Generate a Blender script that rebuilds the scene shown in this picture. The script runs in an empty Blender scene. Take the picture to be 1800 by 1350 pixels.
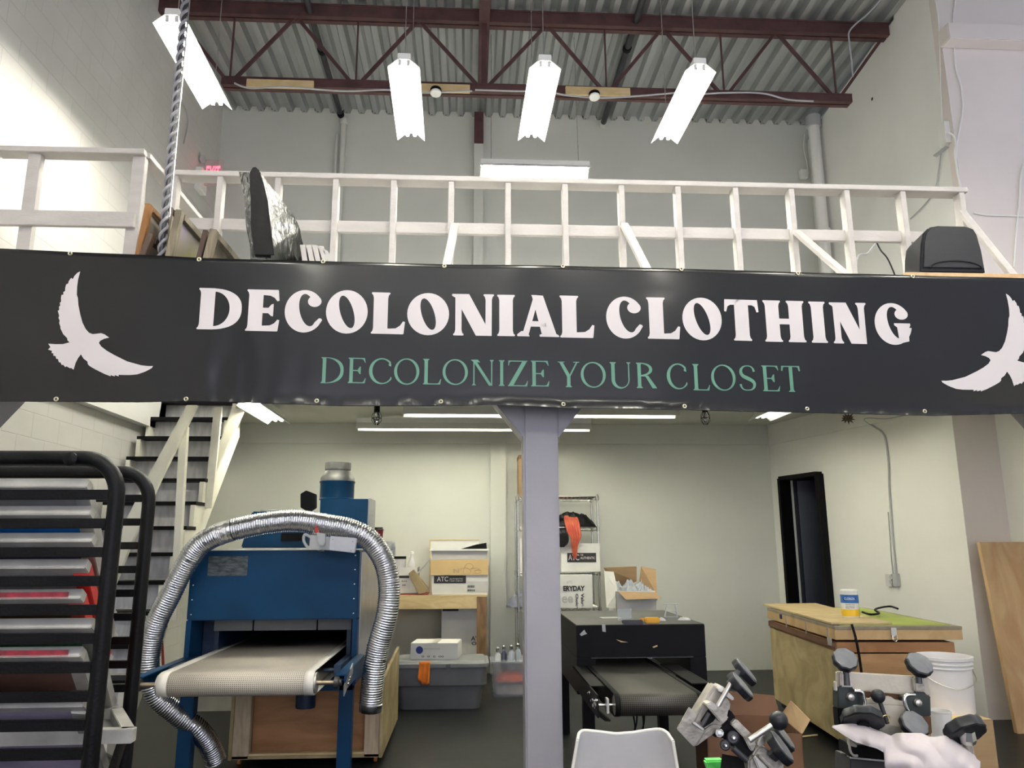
import bpy, bmesh, math, random
from mathutils import Vector, Matrix, noise
random.seed(7)
SC = bpy.context.scene
COL = SC.collection
R = math.radians
# ------------------------------------------------------------------ camera
FPX, EYE = 1352.0, 1.55
yaw, pitch, roll = math.atan(75/1352.0), R(11.8), -0.004
FW = Vector((math.sin(yaw)*math.cos(pitch), math.cos(yaw)*math.cos(pitch), math.sin(pitch)))
RT0 = Vector((math.cos(yaw), -math.sin(yaw), 0))
UP0 = RT0.cross(FW)
RT = RT0*math.cos(roll)+UP0*math.sin(roll)
UP = -RT0*math.sin(roll)+UP0*math.cos(roll)
cam = bpy.data.objects.new('camera', bpy.data.cameras.new('camera'))
COL.objects.link(cam)
cam.matrix_world = Matrix(((RT.x, UP.x, -FW.x, 0), (RT.y, UP.y, -FW.y, 0), (RT.z, UP.z, -FW.z, EYE), (0, 0, 0, 1)))
cam.data.sensor_width = 36
cam.data.lens = 36*FPX/1800
cam.data.clip_start = .05
SC.camera = cam
# ------------------------------------------------------------------ light and exposure
SC.view_settings.view_transform = 'Standard'
SC.view_settings.look = 'None'
SC.view_settings.gamma = 1
SC.view_settings.use_curve_mapping = False
SC.view_settings.exposure = 1.0
w = bpy.data.worlds.new('world'); SC.world = w; w.use_nodes = True
w.node_tree.nodes['Background'].inputs[0].default_value = (.80, .84, 1, 1)
w.node_tree.nodes['Background'].inputs[1].default_value = .5
TUBE_POWER = 64
def area(loc, rot, sx, sy, power, col):
    l = bpy.data.lights.new('daylight', 'AREA'); l.shape = 'RECTANGLE'; l.size = sx; l.size_y = sy
    l.energy = power; l.color = col
    o = bpy.data.objects.new('daylight', l); COL.objects.link(o); o.location = loc; o.rotation_euler = rot
area((1.0, -4.6, 2.6), (R(90), 0, 0), 7, 3.6, 95, (.90, .89, 1.0))    # added area light, stands in for unseen daylight behind the camera

# ------------------------------------------------------------------ pixel -> place helpers
EYEV = Vector((0, 0, EYE))
def ray(u, v): return FW+RT*((u-900)/FPX)-UP*((v-675)/FPX)
def PY(u, v, y): d = ray(u, v); return EYEV+d*(y/d.y)
def PX(u, v, x): d = ray(u, v); return EYEV+d*(x/d.x)
def PZ(u, v, z): d = ray(u, v); return EYEV+d*((z-EYE)/d.z)
def PP(u, v, p0, n):
    d = ray(u, v); return EYEV+d*((Vector(p0)-EYEV).dot(Vector(n))/d.dot(Vector(n)))

# ------------------------------------------------------------------ materials
MATS = {}
def pm(name, col, rough=.5, metal=0, var=.06, scale=6, bump=0, bscale=60, coat=0, emit=None, estr=0, trans=0, stretch=(1,1,1), alpha=1, col2=None, sheen=0):
    if name in MATS: return MATS[name]
    m = bpy.data.materials.new(name); m.use_nodes = True; nt = m.node_tree
    b = nt.nodes['Principled BSDF']
    b.inputs['Roughness'].default_value = rough; b.inputs['Metallic'].default_value = metal
    b.inputs['Coat Weight'].default_value = coat
    b.inputs['Transmission Weight'].default_value = trans
    b.inputs['Alpha'].default_value = alpha
    tc = nt.nodes.new('ShaderNodeTexCoord'); mp = nt.nodes.new('ShaderNodeMapping')
    mp.inputs['Scale'].default_value = stretch
    nt.links.new(tc.outputs['Object'], mp.inputs[0])
    n = nt.nodes.new('ShaderNodeTexNoise'); n.inputs['Scale'].default_value = scale; n.inputs['Detail'].default_value = 5
    nt.links.new(mp.outputs[0], n.inputs['Vector'])
    cr = nt.nodes.new('ShaderNodeValToRGB')
    c2 = col2 if col2 else tuple(min(1, c*(1+var)) for c in col)
    c1 = col if col2 else tuple(c*(1-var) for c in col)
    cr.color_ramp.elements[0].color = (*c1, 1); cr.color_ramp.elements[0].position = .35
    cr.color_ramp.elements[1].color = (*c2, 1); cr.color_ramp.elements[1].position = .65
    nt.links.new(n.outputs[0], cr.inputs[0]); nt.links.new(cr.outputs[0], b.inputs['Base Color'])
    if bump:
        n2 = nt.nodes.new('ShaderNodeTexNoise'); n2.inputs['Scale'].default_value = bscale
        nt.links.new(mp.outputs[0], n2.inputs['Vector'])
        bp = nt.nodes.new('ShaderNodeBump'); bp.inputs['Strength'].default_value = bump; bp.inputs['Distance'].default_value = .01
        nt.links.new(n2.outputs[0], bp.inputs['Height']); nt.links.new(bp.outputs[0], b.inputs['Normal'])
    if emit:
        b.inputs['Emission Color'].default_value = (*emit, 1); b.inputs['Emission Strength'].default_value = estr
    MATS[name] = m
    return m
def spec(m, v):
    m.node_tree.nodes['Principled BSDF'].inputs['Specular IOR Level'].default_value = v
    return m
def grid_mat(name, base, line, pitch, width, rough=.6, metal=0, axes=(0, 1)):
    """woven belt / mesh pattern: lines every pitch metres"""
    if name in MATS: return MATS[name]
    m = pm(name, base, rough, metal, .05); nt = m.node_tree; b = nt.nodes['Principled BSDF']
    src = b.inputs['Base Color'].links[0].from_socket
    tc = nt.nodes.new('ShaderNodeUVMap')
    sep = nt.nodes.new('ShaderNodeSeparateXYZ'); nt.links.new(tc.outputs[0], sep.inputs[0])
    outs = []
    for ax in axes:
        d = nt.nodes.new('ShaderNodeMath'); d.operation = 'DIVIDE'; d.inputs[1].default_value = pitch
        f = nt.nodes.new('ShaderNodeMath'); f.operation = 'FRACT'
        l = nt.nodes.new('ShaderNodeMath'); l.operation = 'LESS_THAN'; l.inputs[1].default_value = width
        nt.links.new(sep.outputs[ax], d.inputs[0]); nt.links.new(d.outputs[0], f.inputs[0]); nt.links.new(f.outputs[0], l.inputs[0])
        outs.append(l.outputs[0])
    mx = nt.nodes.new('ShaderNodeMath'); mx.operation = 'MULTIPLY' if len(outs) > 1 else 'ADD'
    nt.links.new(outs[0], mx.inputs[0])
    if len(outs) > 1: nt.links.new(outs[1], mx.inputs[1])
    else: mx.inputs[1].default_value = 0
    mix = nt.nodes.new('ShaderNodeMix'); mix.data_type = 'RGBA'
    nt.links.new(mx.outputs[0], mix.inputs[0]); nt.links.new(src, mix.inputs[6]); mix.inputs[7].default_value = (*line, 1)
    nt.links.new(mix.outputs[2], b.inputs['Base Color'])
    return m
def wood(name, c1, c2, stretch=(1, 1, 1), rough=.6, scale=3.5):
    if name in MATS: return MATS[name]
    m = pm(name, c1, rough, 0, 0, scale, .15, 40, stretch=stretch, col2=c2)
    nt = m.node_tree
    for n in nt.nodes:
        if n.type == 'TEX_NOISE': n.inputs['Distortion'].default_value = 1.2; n.inputs['Detail'].default_value = 8
    return m
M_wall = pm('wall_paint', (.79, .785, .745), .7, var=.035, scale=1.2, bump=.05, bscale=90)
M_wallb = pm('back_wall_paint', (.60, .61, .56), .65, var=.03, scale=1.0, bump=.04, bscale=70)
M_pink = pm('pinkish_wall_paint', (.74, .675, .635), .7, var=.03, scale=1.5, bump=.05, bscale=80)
M_col = pm('steel_column_paint', (.30, .292, .325), .45, var=.03, scale=3, bump=.08, bscale=25)
M_rail = pm('painted_lumber', (.46, .435, .42), .6, var=.06, scale=5, bump=.15, bscale=30, stretch=(1, 1, 3))
M_stair = pm('painted_stair', (.74, .72, .62), .55, var=.06, scale=4, bump=.1, bscale=30)
M_riser = pm('scuffed_riser', (.60, .60, .60), .6, var=.16, scale=5, bump=.1, stretch=(4, 1, 1))
M_black = spec(pm('black_paint', (.003, .003, .004), .5, var=.3, scale=8), .14)
M_rack = spec(pm('black_powder_coat', (.003, .003, .0035), .40, var=.3, scale=10, bump=.1, bscale=120), .14)
M_floor = spec(pm('dark_floor_paint', (.010, .012, .012), .40, var=.35, scale=2.2, bump=.06, bscale=14), .3)
M_deck = pm('galvanised_deck', (.42, .435, .435), .36, .6, var=.12, scale=2.5, stretch=(3, .3, 1))
M_joist = pm('oxide_red_steel', (.075, .030, .030), .55, var=.25, scale=6)
M_pipe = pm('dark_pipe', (.05, .05, .055), .45, .5, var=.2)
M_white = pm('white_enamel', (.80, .80, .76), .4, var=.02)
M_whitep = pm('white_plastic', (.60, .585, .585), .35, var=.03)
M_vinyl = pm('black_vinyl', (.0050, .0050, .0060), .30, var=.25, scale=1.2, coat=.3)
M_vinyl.node_tree.nodes['Principled BSDF'].inputs['Coat Roughness'].default_value = .14
M_vinyl.node_tree.nodes['Principled BSDF'].inputs['Specular IOR Level'].default_value = .22
M_print = pm('white_print', (.56, .52, .535), .45, var=.03, scale=3)
M_green = pm('green_print', (.075, .205, .145), .45, var=.05, scale=3)
M_tube = pm('glowing_tube', (.9, .9, .85), .4, emit=(1, .97, .86), estr=TUBE_POWER)
M_tubel = pm('glowing_loft_tube', (.9, .9, .85), .4, emit=(1, .97, .80), estr=TUBE_POWER*.38)
M_tubef = pm('glowing_front_tube', (.9, .9, .85), .4, emit=(1, .97, .86), estr=TUBE_POWER*1.5)
M_tubew = pm('glowing_wall_tube', (.9, .9, .85), .4, emit=(1, .97, .80), estr=TUBE_POWER*.15)
M_blue = spec(pm('blue_enamel', (.001, .036, .098), .42, var=.15, scale=3, bump=.03, bscale=20), .22)
M_blued = pm('blue_enamel_dark', (.004, .018, .050), .45, var=.25, scale=4)
M_foil = pm('foil_duct', (.60, .61, .645), .26, 1, var=.08, scale=12, bump=.35, bscale=45)
M_steel = pm('bare_steel', (.52, .50, .46), .38, .9, var=.2, scale=12, bump=.05)
M_alu = pm('cast_aluminium', (.36, .335, .29), .42, .55, var=.35, scale=9, bump=.25, bscale=50)
M_alus = pm('aluminium_screen_frame', (.46, .45, .42), .42, .45, var=.22, scale=7, bump=.05)
M_chrome = pm('chrome', (.62, .62, .6), .22, 1, var=.05)
M_grey = pm('grey_panel', (.40, .41, .42), .5, var=.06)
M_greyd = pm('grey_tote_plastic', (.105, .11, .118), .5, var=.08, scale=5)
M_greyl = pm('grey_lid_plastic', (.20, .21, .215), .5, var=.08, scale=5)
M_knob = spec(pm('dark_knob', (.009, .010, .013), .38, var=.15, scale=30), .3)
M_knobt = pm('grey_knob_cap', (.095, .10, .108), .45, var=.12, scale=40, bump=.1, bscale=90)
M_rubber = spec(pm('black_rubber', (.003, .003, .004), .6, var=.2), .15)
M_card = pm('brown_cardboard', (.29, .19, .10), .75, var=.07, scale=4, stretch=(1, 1, 6))
M_cardd = pm('dark_cardboard', (.13, .062, .03), .75, var=.12, scale=4)
M_cardt = pm('tan_cardboard', (.62, .44, .21), .7, var=.05, scale=4)
M_box = pm('white_carton', (.64, .64, .615), .6, var=.04, scale=5)
M_ply = wood('plywood', (.46, .285, .14), (.60, .42, .235), (1, 1, .25), scale=5)
M_plyo = wood('orange_plywood', (.27, .125, .045), (.40, .20, .085), (.5, 1, 2.5))
M_plyy = wood('yellowed_plywood', (.25, .19, .085), (.43, .34, .175), (1, 1, 1.2), scale=2.5)
M_pine = wood('pine_lumber', (.56, .41, .20), (.68, .53, .30), (1, 4, 4))
M_pinev = wood('pine_stud', (.38, .29, .19), (.52, .42, .29), (5, 5, .8))
M_pined = wood('old_lumber', (.16, .09, .04), (.26, .15, .07), (6, 6, 1))
M_mdf = wood('mdf_board', (.40, .30, .15), (.50, .39, .215), (1, 1, 1))
M_red = pm('red_paint', (.38, .03, .02), .5, var=.2)
M_lime = pm('lime_board', (.31, .37, .065), .6, var=.18, scale=2)
M_orange = pm('orange_rag', (.75, .20, .02), .8, var=.15, scale=9)
M_bag = spec(pm('black_bag', (.004, .004, .005), .4, var=.2, bump=.3, bscale=14), .2)
M_bagg = spec(pm('crinkled_bag', (.010, .012, .010), .25, var=.3, scale=6, bump=1.0, bscale=22, stretch=(1, 1, .5)), .38)
M_ink = pm('black_ink', (.02, .02, .02), .6, var=.1)
M_clear = pm('clear_plastic', (.75, .78, .80), .12, trans=.85, var=.02)
M_speaker = spec(pm('speaker_cabinet', (.014, .015, .018), .55, var=.1, scale=30, bump=.15, bscale=200), .2)
M_grille = grid_mat('speaker_grille', (.016, .017, .020), (.006, .006, .007), .012, .5)
M_beltw = grid_mat('cream_mesh_belt', (.50, .455, .39), (.13, .11, .085), .0115, .45, .7)
M_beltedge = pm('cream_belt_edge', (.66, .63, .58), .7, var=.04)
M_beltb = grid_mat('black_mesh_belt', (.014, .013, .012), (.075, .066, .052), .0115, .5, .5, .1)
M_shirt = pm('grey_shirts', (.32, .34, .38), .9, var=.12, scale=12)
M_cloth = pm('pale_rag', (.47, .425, .43), .9, var=.05, scale=6, bump=.2, bscale=30)
M_lgreen = pm('bright_green_plastic', (.12, .62, .13), .4, var=.03)

# ------------------------------------------------------------------ mesh builder
class MB:
    def __init__(s): s.v = []; s.f = []; s.mi = []; s.uv = {}; s.m = 0
    def add(s, vs, fs):
        n = len(s.v); s.v += [Vector(p) for p in vs]
        for f in fs: s.f.append([n+i for i in f]); s.mi.append(s.m)
        return s
    def box(s, x0, x1, y0, y1, z0, z1):
        vs = [(x, y, z) for z in (z0, z1) for y in (y0, y1) for x in (x0, x1)]
        return s.add(vs, [(0, 2, 3, 1), (4, 5, 7, 6), (0, 1, 5, 4), (2, 6, 7, 3), (0, 4, 6, 2), (1, 3, 7, 5)])
    def bar(s, a, b, w, h, upv=(0, 0, 1)):
        a, b = Vector(a), Vector(b); d = (b-a).normalized(); u = Vector(upv)
        if abs(d.dot(u)) > .98: u = Vector((0, 1, 0))
        sd = d.cross(u).normalized(); u = sd.cross(d).normalized()
        vs = [p+sd*(sx*w/2)+u*(sz*h/2) for p in (a, b) for sz in (-1, 1) for sx in (-1, 1)]
        return s.add(vs, [(0, 1, 3, 2), (4, 6, 7, 5), (0, 4, 5, 1), (2, 3, 7, 6), (0, 2, 6, 4), (1, 5, 7, 3)])
    def tube(s, pts, r, n=12, caps=True, rf=None):
        pts = [Vector(p) for p in pts]; k = len(pts); rings = []
        d = (pts[1]-pts[0]).normalized(); u = d.orthogonal().normalized()
        for i, p in enumerate(pts):
            d = (pts[min(i+1, k-1)]-pts[max(i-1, 0)]).normalized()
            u = (u-d*u.dot(d)).normalized(); w_ = d.cross(u)
            rr = rf(i) if rf else r
            rings.append([p+(u*math.cos(2*math.pi*j/n)+w_*math.sin(2*math.pi*j/n))*rr for j in range(n)])
        vs = [p for rg in rings for p in rg]
        fs = [(i*n+j, i*n+(j+1) % n, (i+1)*n+(j+1) % n, (i+1)*n+j) for i in range(k-1) for j in range(n)]
        if caps: fs += [tuple(range(n))[::-1], tuple((k-1)*n+j for j in range(n))]
        return s.add(vs, fs)
    def cyl(s, a, b, r, r2=None, n=20):
        r2 = r if r2 is None else r2
        return s.tube([a, b], r, n, True, lambda i: (r, r2)[i])
    def lathe(s, prof, o=(0, 0, 0), ax=(0, 0, 1), n=24, lob=None):
        ax = Vector(ax).normalized(); u = ax.orthogonal().normalized(); w_ = ax.cross(u); o = Vector(o); vs = []
        for r, h in prof:
            for j in range(n):
                a = 2*math.pi*j/n; rr = r*(1+(lob[1]*math.cos(lob[0]*a) if lob else 0))
                vs.append(o+ax*h+(u*math.cos(a)+w_*math.sin(a))*rr)
        k = len(prof)
        fs = [(i*n+j, i*n+(j+1) % n, (i+1)*n+(j+1) % n, (i+1)*n+j) for i in range(k-1) for j in range(n)]
        fs += [tuple(range(n))[::-1], tuple((k-1)*n+j for j in range(n))]
        return s.add(vs, fs)
    def prism(s, poly, ext):
        """poly: 3D outline, ext: extrusion vector"""
        poly = [Vector(p) for p in poly]; e = Vector(ext); n = len(poly)
        return s.add(poly+[p+e for p in poly], [tuple(range(n)), tuple(range(n, 2*n))[::-1]]+[(i, n+i, n+(i+1) % n, (i+1) % n) for i in range(n)])
    def pp(s, px, y, d):
        """pixel outline standing at distance y, real thickness d away from us"""
        return s.prism([PY(u, v, y) for u, v in px], (0, d, 0))
    def build(s, name, mat, parent=None, bevel=0, smooth=False, world=False, label=None, uvax=None, subd=0):
        mats = mat if isinstance(mat, (list, tuple)) else [mat]
        vs = s.v
        loc = Vector((0, 0, 0))
        if parent is not None and world:
            inv = Matrix.Translation(parent.location) @ Matrix.Rotation(parent.rotation_euler.z, 4, 'Z')
            pa = parent
            if pa.parent is not None:
                g = pa.parent
                inv = (Matrix.Translation(g.location) @ Matrix.Rotation(g.rotation_euler.z, 4, 'Z')) @ inv
            inv = inv.inverted(); vs = [inv @ p for p in vs]
        if parent is None:
            xs = [p.x for p in vs]; ys = [p.y for p in vs]; zs = [p.z for p in vs]
            loc = Vector(((min(xs)+max(xs))/2, (min(ys)+max(ys))/2, min(zs))); vs = [p-loc for p in vs]
        me = bpy.data.meshes.new(name); me.from_pydata([tuple(p) for p in vs], [], s.f)
        for m in mats: me.materials.append(m)
        for p, k in zip(me.polygons, s.mi): p.material_index = min(k, len(mats)-1)
        bm = bmesh.new(); bm.from_mesh(me); bmesh.ops.recalc_face_normals(bm, faces=bm.faces)
        if bevel: 
            es = [e for e in bm.edges if len(e.link_faces) == 2 and e.calc_face_angle(0) > .6]
            bmesh.ops.bevel(bm, geom=es, offset=bevel, segments=2, affect='EDGES', clamp_overlap=True)
        if uvax:
            uvl = bm.loops.layers.uv.new('UVMap')
            for f in bm.faces:
                for l in f.loops: l[uvl].uv = (l.vert.co[uvax[0]], l.vert.co[uvax[1]])
        bm.to_mesh(me); bm.free()
        if smooth:
            for p in me.polygons: p.use_smooth = True
            if smooth != 'all':
                me.set_sharp_from_angle(angle=R(38))
        o = bpy.data.objects.new(name, me); COL.objects.link(o)
        o.location = loc
        if parent is not None: o.parent = parent
        if subd:
            md = o.modifiers.new('subd', 'SUBSURF'); md.levels = subd; md.render_levels = subd
        if label: o['label'] = label
        return o
def thing(name, label, cat, loc=(0, 0, 0), rotz=0, group=None):
    o = bpy.data.objects.new(name, None); COL.objects.link(o)
    o.location = loc; o.rotation_euler = (0, 0, rotz); o['label'] = label; o['category'] = cat
    o.empty_display_size = .1
    if group: o['group'] = group
    return o
def tag(o, label, cat, group=None, kind=None):
    o['label'] = label; o['category'] = cat
    if group: o['group'] = group
    if kind: o['kind'] = kind
    return o
def struct(name, mb, mat, label, parent=None, **k):
    o = mb.build(name, mat, parent, **k)
    if parent is None: o['kind'] = 'structure'; o['label'] = label; o['category'] = name.split('_')[0]
    return o
def copy_tree(o, parent=None):
    c = o.copy(); COL.objects.link(c); c.parent = parent
    for ch in list(o.children): copy_tree(ch, c)
    return c
def spl(pts, n=8):
    pts = [Vector(p) for p in pts]; out = []
    for i in range(len(pts)-1):
        p0 = pts[max(i-1, 0)]; p1 = pts[i]; p2 = pts[i+1]; p3 = pts[min(i+2, len(pts)-1)]
        for k in range(n):
            t = k/n
            out.append(.5*((2*p1)+(p2-p0)*t+(2*p0-5*p1+4*p2-p3)*t*t+(3*p1-p0-3*p2+p3)*t**3))
    out.append(pts[-1]); return out
def text(body, name, mat, parent, origin, xdir, ydir, w, h, world=True, bold=.012):
    """lettering fitted into w x h metres with its lower left at origin"""
    cu = bpy.data.curves.new('t', 'FONT'); cu.body = body; cu.offset = bold
    t = bpy.data.objects.new('t', cu); COL.objects.link(t)
    bpy.context.view_layer.update()
    me = bpy.data.meshes.new_from_object(t.evaluated_get(bpy.context.evaluated_depsgraph_get()))
    bpy.data.objects.remove(t); bpy.data.curves.remove(cu)
    vs = [v.co.copy() for v in me.vertices]; fs = [list(p.vertices) for p in me.polygons]; bpy.data.meshes.remove(me)
    x0 = min(v.x for v in vs); x1 = max(v.x for v in vs); y0 = min(v.y for v in vs); y1 = max(v.y for v in vs)
    X, Y_ = Vector(xdir).normalized(), Vector(ydir).normalized(); o = Vector(origin)
    mb = MB(); mb.add([o+X*((v.x-x0)/(x1-x0)*w)+Y_*((v.y-y0)/(y1-y0)*h) for v in vs], fs)
    return mb.build(name, mat, parent, world=world)

# ================================================================== SETTING
XL, XR, YB = -3.5, 4.88, 10.0
ZD = 7.54                                # underside of the metal deck
ZC, ZL = 3.10, 3.35                      # ceiling under the loft / loft floor
def wallplane(a, b, z0, z1, th=.12):
    a, b = Vector((*a, 0)), Vector((*b, 0)); d = (b-a).normalized(); n = Vector((-d.y, d.x, 0))*th
    return MB().prism([a+Vector((0, 0, z0)), b+Vector((0, 0, z0)), b+Vector((0, 0, z1)), a+Vector((0, 0, z1))], n)
struct('floor', MB().box(-4, 8, -5, 10.6, -.1, 0), M_floor, 'dark painted concrete floor')
# block wall
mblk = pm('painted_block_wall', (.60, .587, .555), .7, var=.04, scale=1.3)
nt = mblk.node_tree; b = nt.nodes['Principled BSDF']
tc = nt.nodes.new('ShaderNodeTexCoord'); sp = nt.nodes.new('ShaderNodeSeparateXYZ'); cb = nt.nodes.new('ShaderNodeCombineXYZ')
nt.links.new(tc.outputs['Object'], sp.inputs[0]); nt.links.new(sp.outputs[1], cb.inputs[0]); nt.links.new(sp.outputs[2], cb.inputs[1])
bt = nt.nodes.new('ShaderNodeTexBrick'); bt.inputs['Scale'].default_value = 1; bt.inputs['Brick Width'].default_value = .40
bt.inputs['Row Height'].default_value = .20; bt.inputs['Mortar Size'].default_value = .004; bt.inputs['Mortar Smooth'].default_value = .4
bt.inputs['Color1'].default_value = bt.inputs['Color2'].default_value = (1, 1, 1, 1); bt.inputs['Mortar'].default_value = (0, 0, 0, 1)
nt.links.new(cb.outputs[0], bt.inputs['Vector'])
bp = nt.nodes.new('ShaderNodeBump'); bp.inputs['Strength'].default_value = .45; bp.inputs['Distance'].default_value = .012
n2 = nt.nodes.new('ShaderNodeTexNoise'); n2.inputs['Scale'].default_value = 55
ad = nt.nodes.new('ShaderNodeMath'); ad.operation = 'MULTIPLY_ADD'; ad.inputs[1].default_value = .10
nt.links.new(n2.outputs[0], ad.inputs[0]); nt.links.new(bt.outputs['Color'], ad.inputs[2])
nt.links.new(ad.outputs[0], bp.inputs['Height']); nt.links.new(bp.outputs[0], b.inputs['Normal'])
mixb = nt.nodes.new('ShaderNodeMix'); mixb.data_type = 'RGBA'; src = b.inputs['Base Color'].links[0].from_socket
nt.links.new(bt.outputs['Color'], mixb.inputs[0]); mixb.inputs[6].default_value = (.52, .507, .475, 1); nt.links.new(src, mixb.inputs[7])
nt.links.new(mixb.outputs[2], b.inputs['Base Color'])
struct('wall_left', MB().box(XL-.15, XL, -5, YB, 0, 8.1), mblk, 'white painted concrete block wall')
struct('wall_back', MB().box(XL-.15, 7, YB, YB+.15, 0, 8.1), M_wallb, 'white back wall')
# upper right wall: ragged top, then the wall that turns towards the right
tops = [(6.98, 7.60), (7.2, 7.60), (7.6, 7.58), (7.63, 7.50), (8.1, 7.50), (8.6, 7.44), (9.2, 7.40), (9.6, 7.36), (YB, 7.30)]
mb = MB().prism([(XR, 6.98, ZL)]+[(XR, y, z+.0) for y, z in tops]+[(XR, YB, ZL)], (.12, 0, 0))
struct('wall_right', mb, M_wall, 'white upper right wall above the loft')
struct('wall_right_front', MB().box(XR, 8, 6.86, 6.98, ZL, 8.1), M_pink, 'pinkish white wall facing the room above the loft')
# angled wall below the loft with a dark doorway in it
A, B_ = Vector((3.98, YB, 0)), Vector((4.65, 7.10, 0))
WD = (B_-A).normalized(); WN = Vector((-WD.y, WD.x, 0)).normalized()
if WN.x < 0: WN = -WN
def PW(u, v, off=0): return PP(u, v, A-WN*off, WN)
d0, d1 = PW(1387, 950), PW(1455, 950)
dt = PW(1420, 836).z
t0, t1 = (d0-A).dot(WD), (d1-A).dot(WD); tl = (B_-A).length
mb = MB()
for a_, b_, z0, z1 in ((0, t0, 0, ZC), (t1, tl, 0, ZC), (t0, t1, dt, ZC)):
    p, q = A+WD*a_, A+WD*b_
    mb.prism([p+Vector((0, 0, z0)), q+Vector((0, 0, z0)), q+Vector((0, 0, z1)), p+Vector((0, 0, z1))], WN*.12)
struct('wall_right_lower', mb, M_wall, 'white angled wall below the loft with a doorway')
struct('wall_right_pier', MB().box(4.655, 5.08, 7.10, 7.25, 0, ZL), M_pink, 'pale wall end beside the loft room')
struct('wall_right_return', MB().box(5.08, 5.2, -5, 7.25, 0, ZC-.05), M_wall, 'shaded wall returning towards the room')
mb = MB()
for a_ in (t0, t1):
    p = A+WD*a_-WN*.012
    mb.bar(p, p+Vector((0, 0, dt)), .05, .16, WN)
p, q = A+WD*t0-WN*.012+Vector((0, 0, dt)), A+WD*t1-WN*.012+Vector((0, 0, dt))
mb.bar(p, q, .16, .05)
dr = struct('door_1', mb, M_black, 'black door frame in the angled wall')
p, q = A+WD*(t0+.03)+WN*.10, A+WD*(t1-.03)+WN*.55
mb = MB().bar(A+WD*(t0+.04)+WN*.1+Vector((0, 0, .01)), A+WD*(t0+.04)+WN*.1+Vector((0, 0, dt-.05)), .05, .05)
# dark room behind the doorway
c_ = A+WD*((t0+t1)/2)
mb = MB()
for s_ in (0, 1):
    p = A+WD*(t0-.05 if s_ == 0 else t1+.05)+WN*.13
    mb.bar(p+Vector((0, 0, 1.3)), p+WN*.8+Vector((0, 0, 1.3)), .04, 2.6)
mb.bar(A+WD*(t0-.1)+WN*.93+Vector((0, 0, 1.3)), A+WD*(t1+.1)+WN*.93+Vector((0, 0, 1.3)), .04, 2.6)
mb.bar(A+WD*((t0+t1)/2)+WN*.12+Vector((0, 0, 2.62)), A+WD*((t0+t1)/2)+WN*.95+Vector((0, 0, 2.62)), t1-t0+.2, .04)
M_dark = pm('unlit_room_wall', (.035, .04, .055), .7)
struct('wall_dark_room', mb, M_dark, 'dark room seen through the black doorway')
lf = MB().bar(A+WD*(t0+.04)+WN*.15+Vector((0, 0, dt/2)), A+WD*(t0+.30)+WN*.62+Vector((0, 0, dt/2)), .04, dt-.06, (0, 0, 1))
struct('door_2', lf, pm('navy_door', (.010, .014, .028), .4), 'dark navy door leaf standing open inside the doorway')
# trims: ledge line on the walls below the loft
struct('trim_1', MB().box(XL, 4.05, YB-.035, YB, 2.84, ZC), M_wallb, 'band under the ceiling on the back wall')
mb = MB(); mb.prism([A+Vector((0, 0, 2.83)), B_+Vector((0, 0, 2.83)), B_+Vector((0, 0, ZC)), A+Vector((0, 0, ZC))], -WN*.02)
struct('trim_2', mb, M_wall, 'band under the ceiling on the angled wall')
struct('trim_3', MB().prism([(XL, 4.2, 2.80), (XL, 9.0, 2.80), (XL, 9.0, 3.1), (XL, 9.25, 3.3), (XL, 4.2, 3.3)], (.10, 0, 0)), M_wall, 'ledge on the block wall')
struct('trim_4', MB().box(.27, .47, YB-.05, YB, 0, 2.84), M_wallb, 'vertical batten on the back wall')
a_, b_ = PY(1655, 50, 6.8), PY(1655, 78, 6.8)
struct('trim_5', MB().box(a_.x, 8, 6.70, 6.86, b_.z, a_.z), M_pink, 'boxed ledge across the pinkish wall', bevel=.008)
# loft slab (opening for the stairs on the left)
def byy(x): return 4.7+.0366*(x+2.9)     # plane of the banner
SX = -2.42
mb = MB()
mb.prism([(SX, byy(SX)+.05, ZC), (6.2, byy(6.2)+.05, ZC), (6.2, YB, ZC), (SX, YB, ZC)], (0, 0, ZL-ZC-.03))
mb.prism([(XL, byy(XL)+.05, ZC), (SX, byy(SX)+.05, ZC), (SX, 5.5, ZC), (XL, 5.5, ZC)], (0, 0, ZL-ZC-.03))
mb.box(XL, SX, 9.15, YB, ZC, ZL-.03)
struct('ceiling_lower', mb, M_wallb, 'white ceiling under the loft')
mb = MB()
mb.prism([(SX, byy(SX)+.03, ZL-.03), (6.2, byy(6.2)+.03, ZL-.03), (6.2, YB, ZL-.03), (SX, YB, ZL-.03)], (0, 0, .03))
mb.prism([(XL, byy(XL)+.03, ZL-.03), (SX, byy(SX)+.03, ZL-.03), (SX, 5.5, ZL-.03), (XL, 5.5, ZL-.03)], (0, 0, .03))
mb.box(XL, SX, 9.15, YB, ZL-.03, ZL)
struct('floor_loft', mb, pm('grey_loft_floor', (.30, .30, .29), .7, var=.1), 'grey painted floor of the loft')
mb = MB().prism([(XL, byy(XL)+.06, 2.62), (6.2, byy(6.2)+.06, 2.62), (6.2, byy(6.2)+.06, ZC), (XL, byy(XL)+.06, ZC)], (0, .2, 0))
struct('ceiling_beam', mb, M_col, 'painted steel beam along the loft edge')
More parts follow.
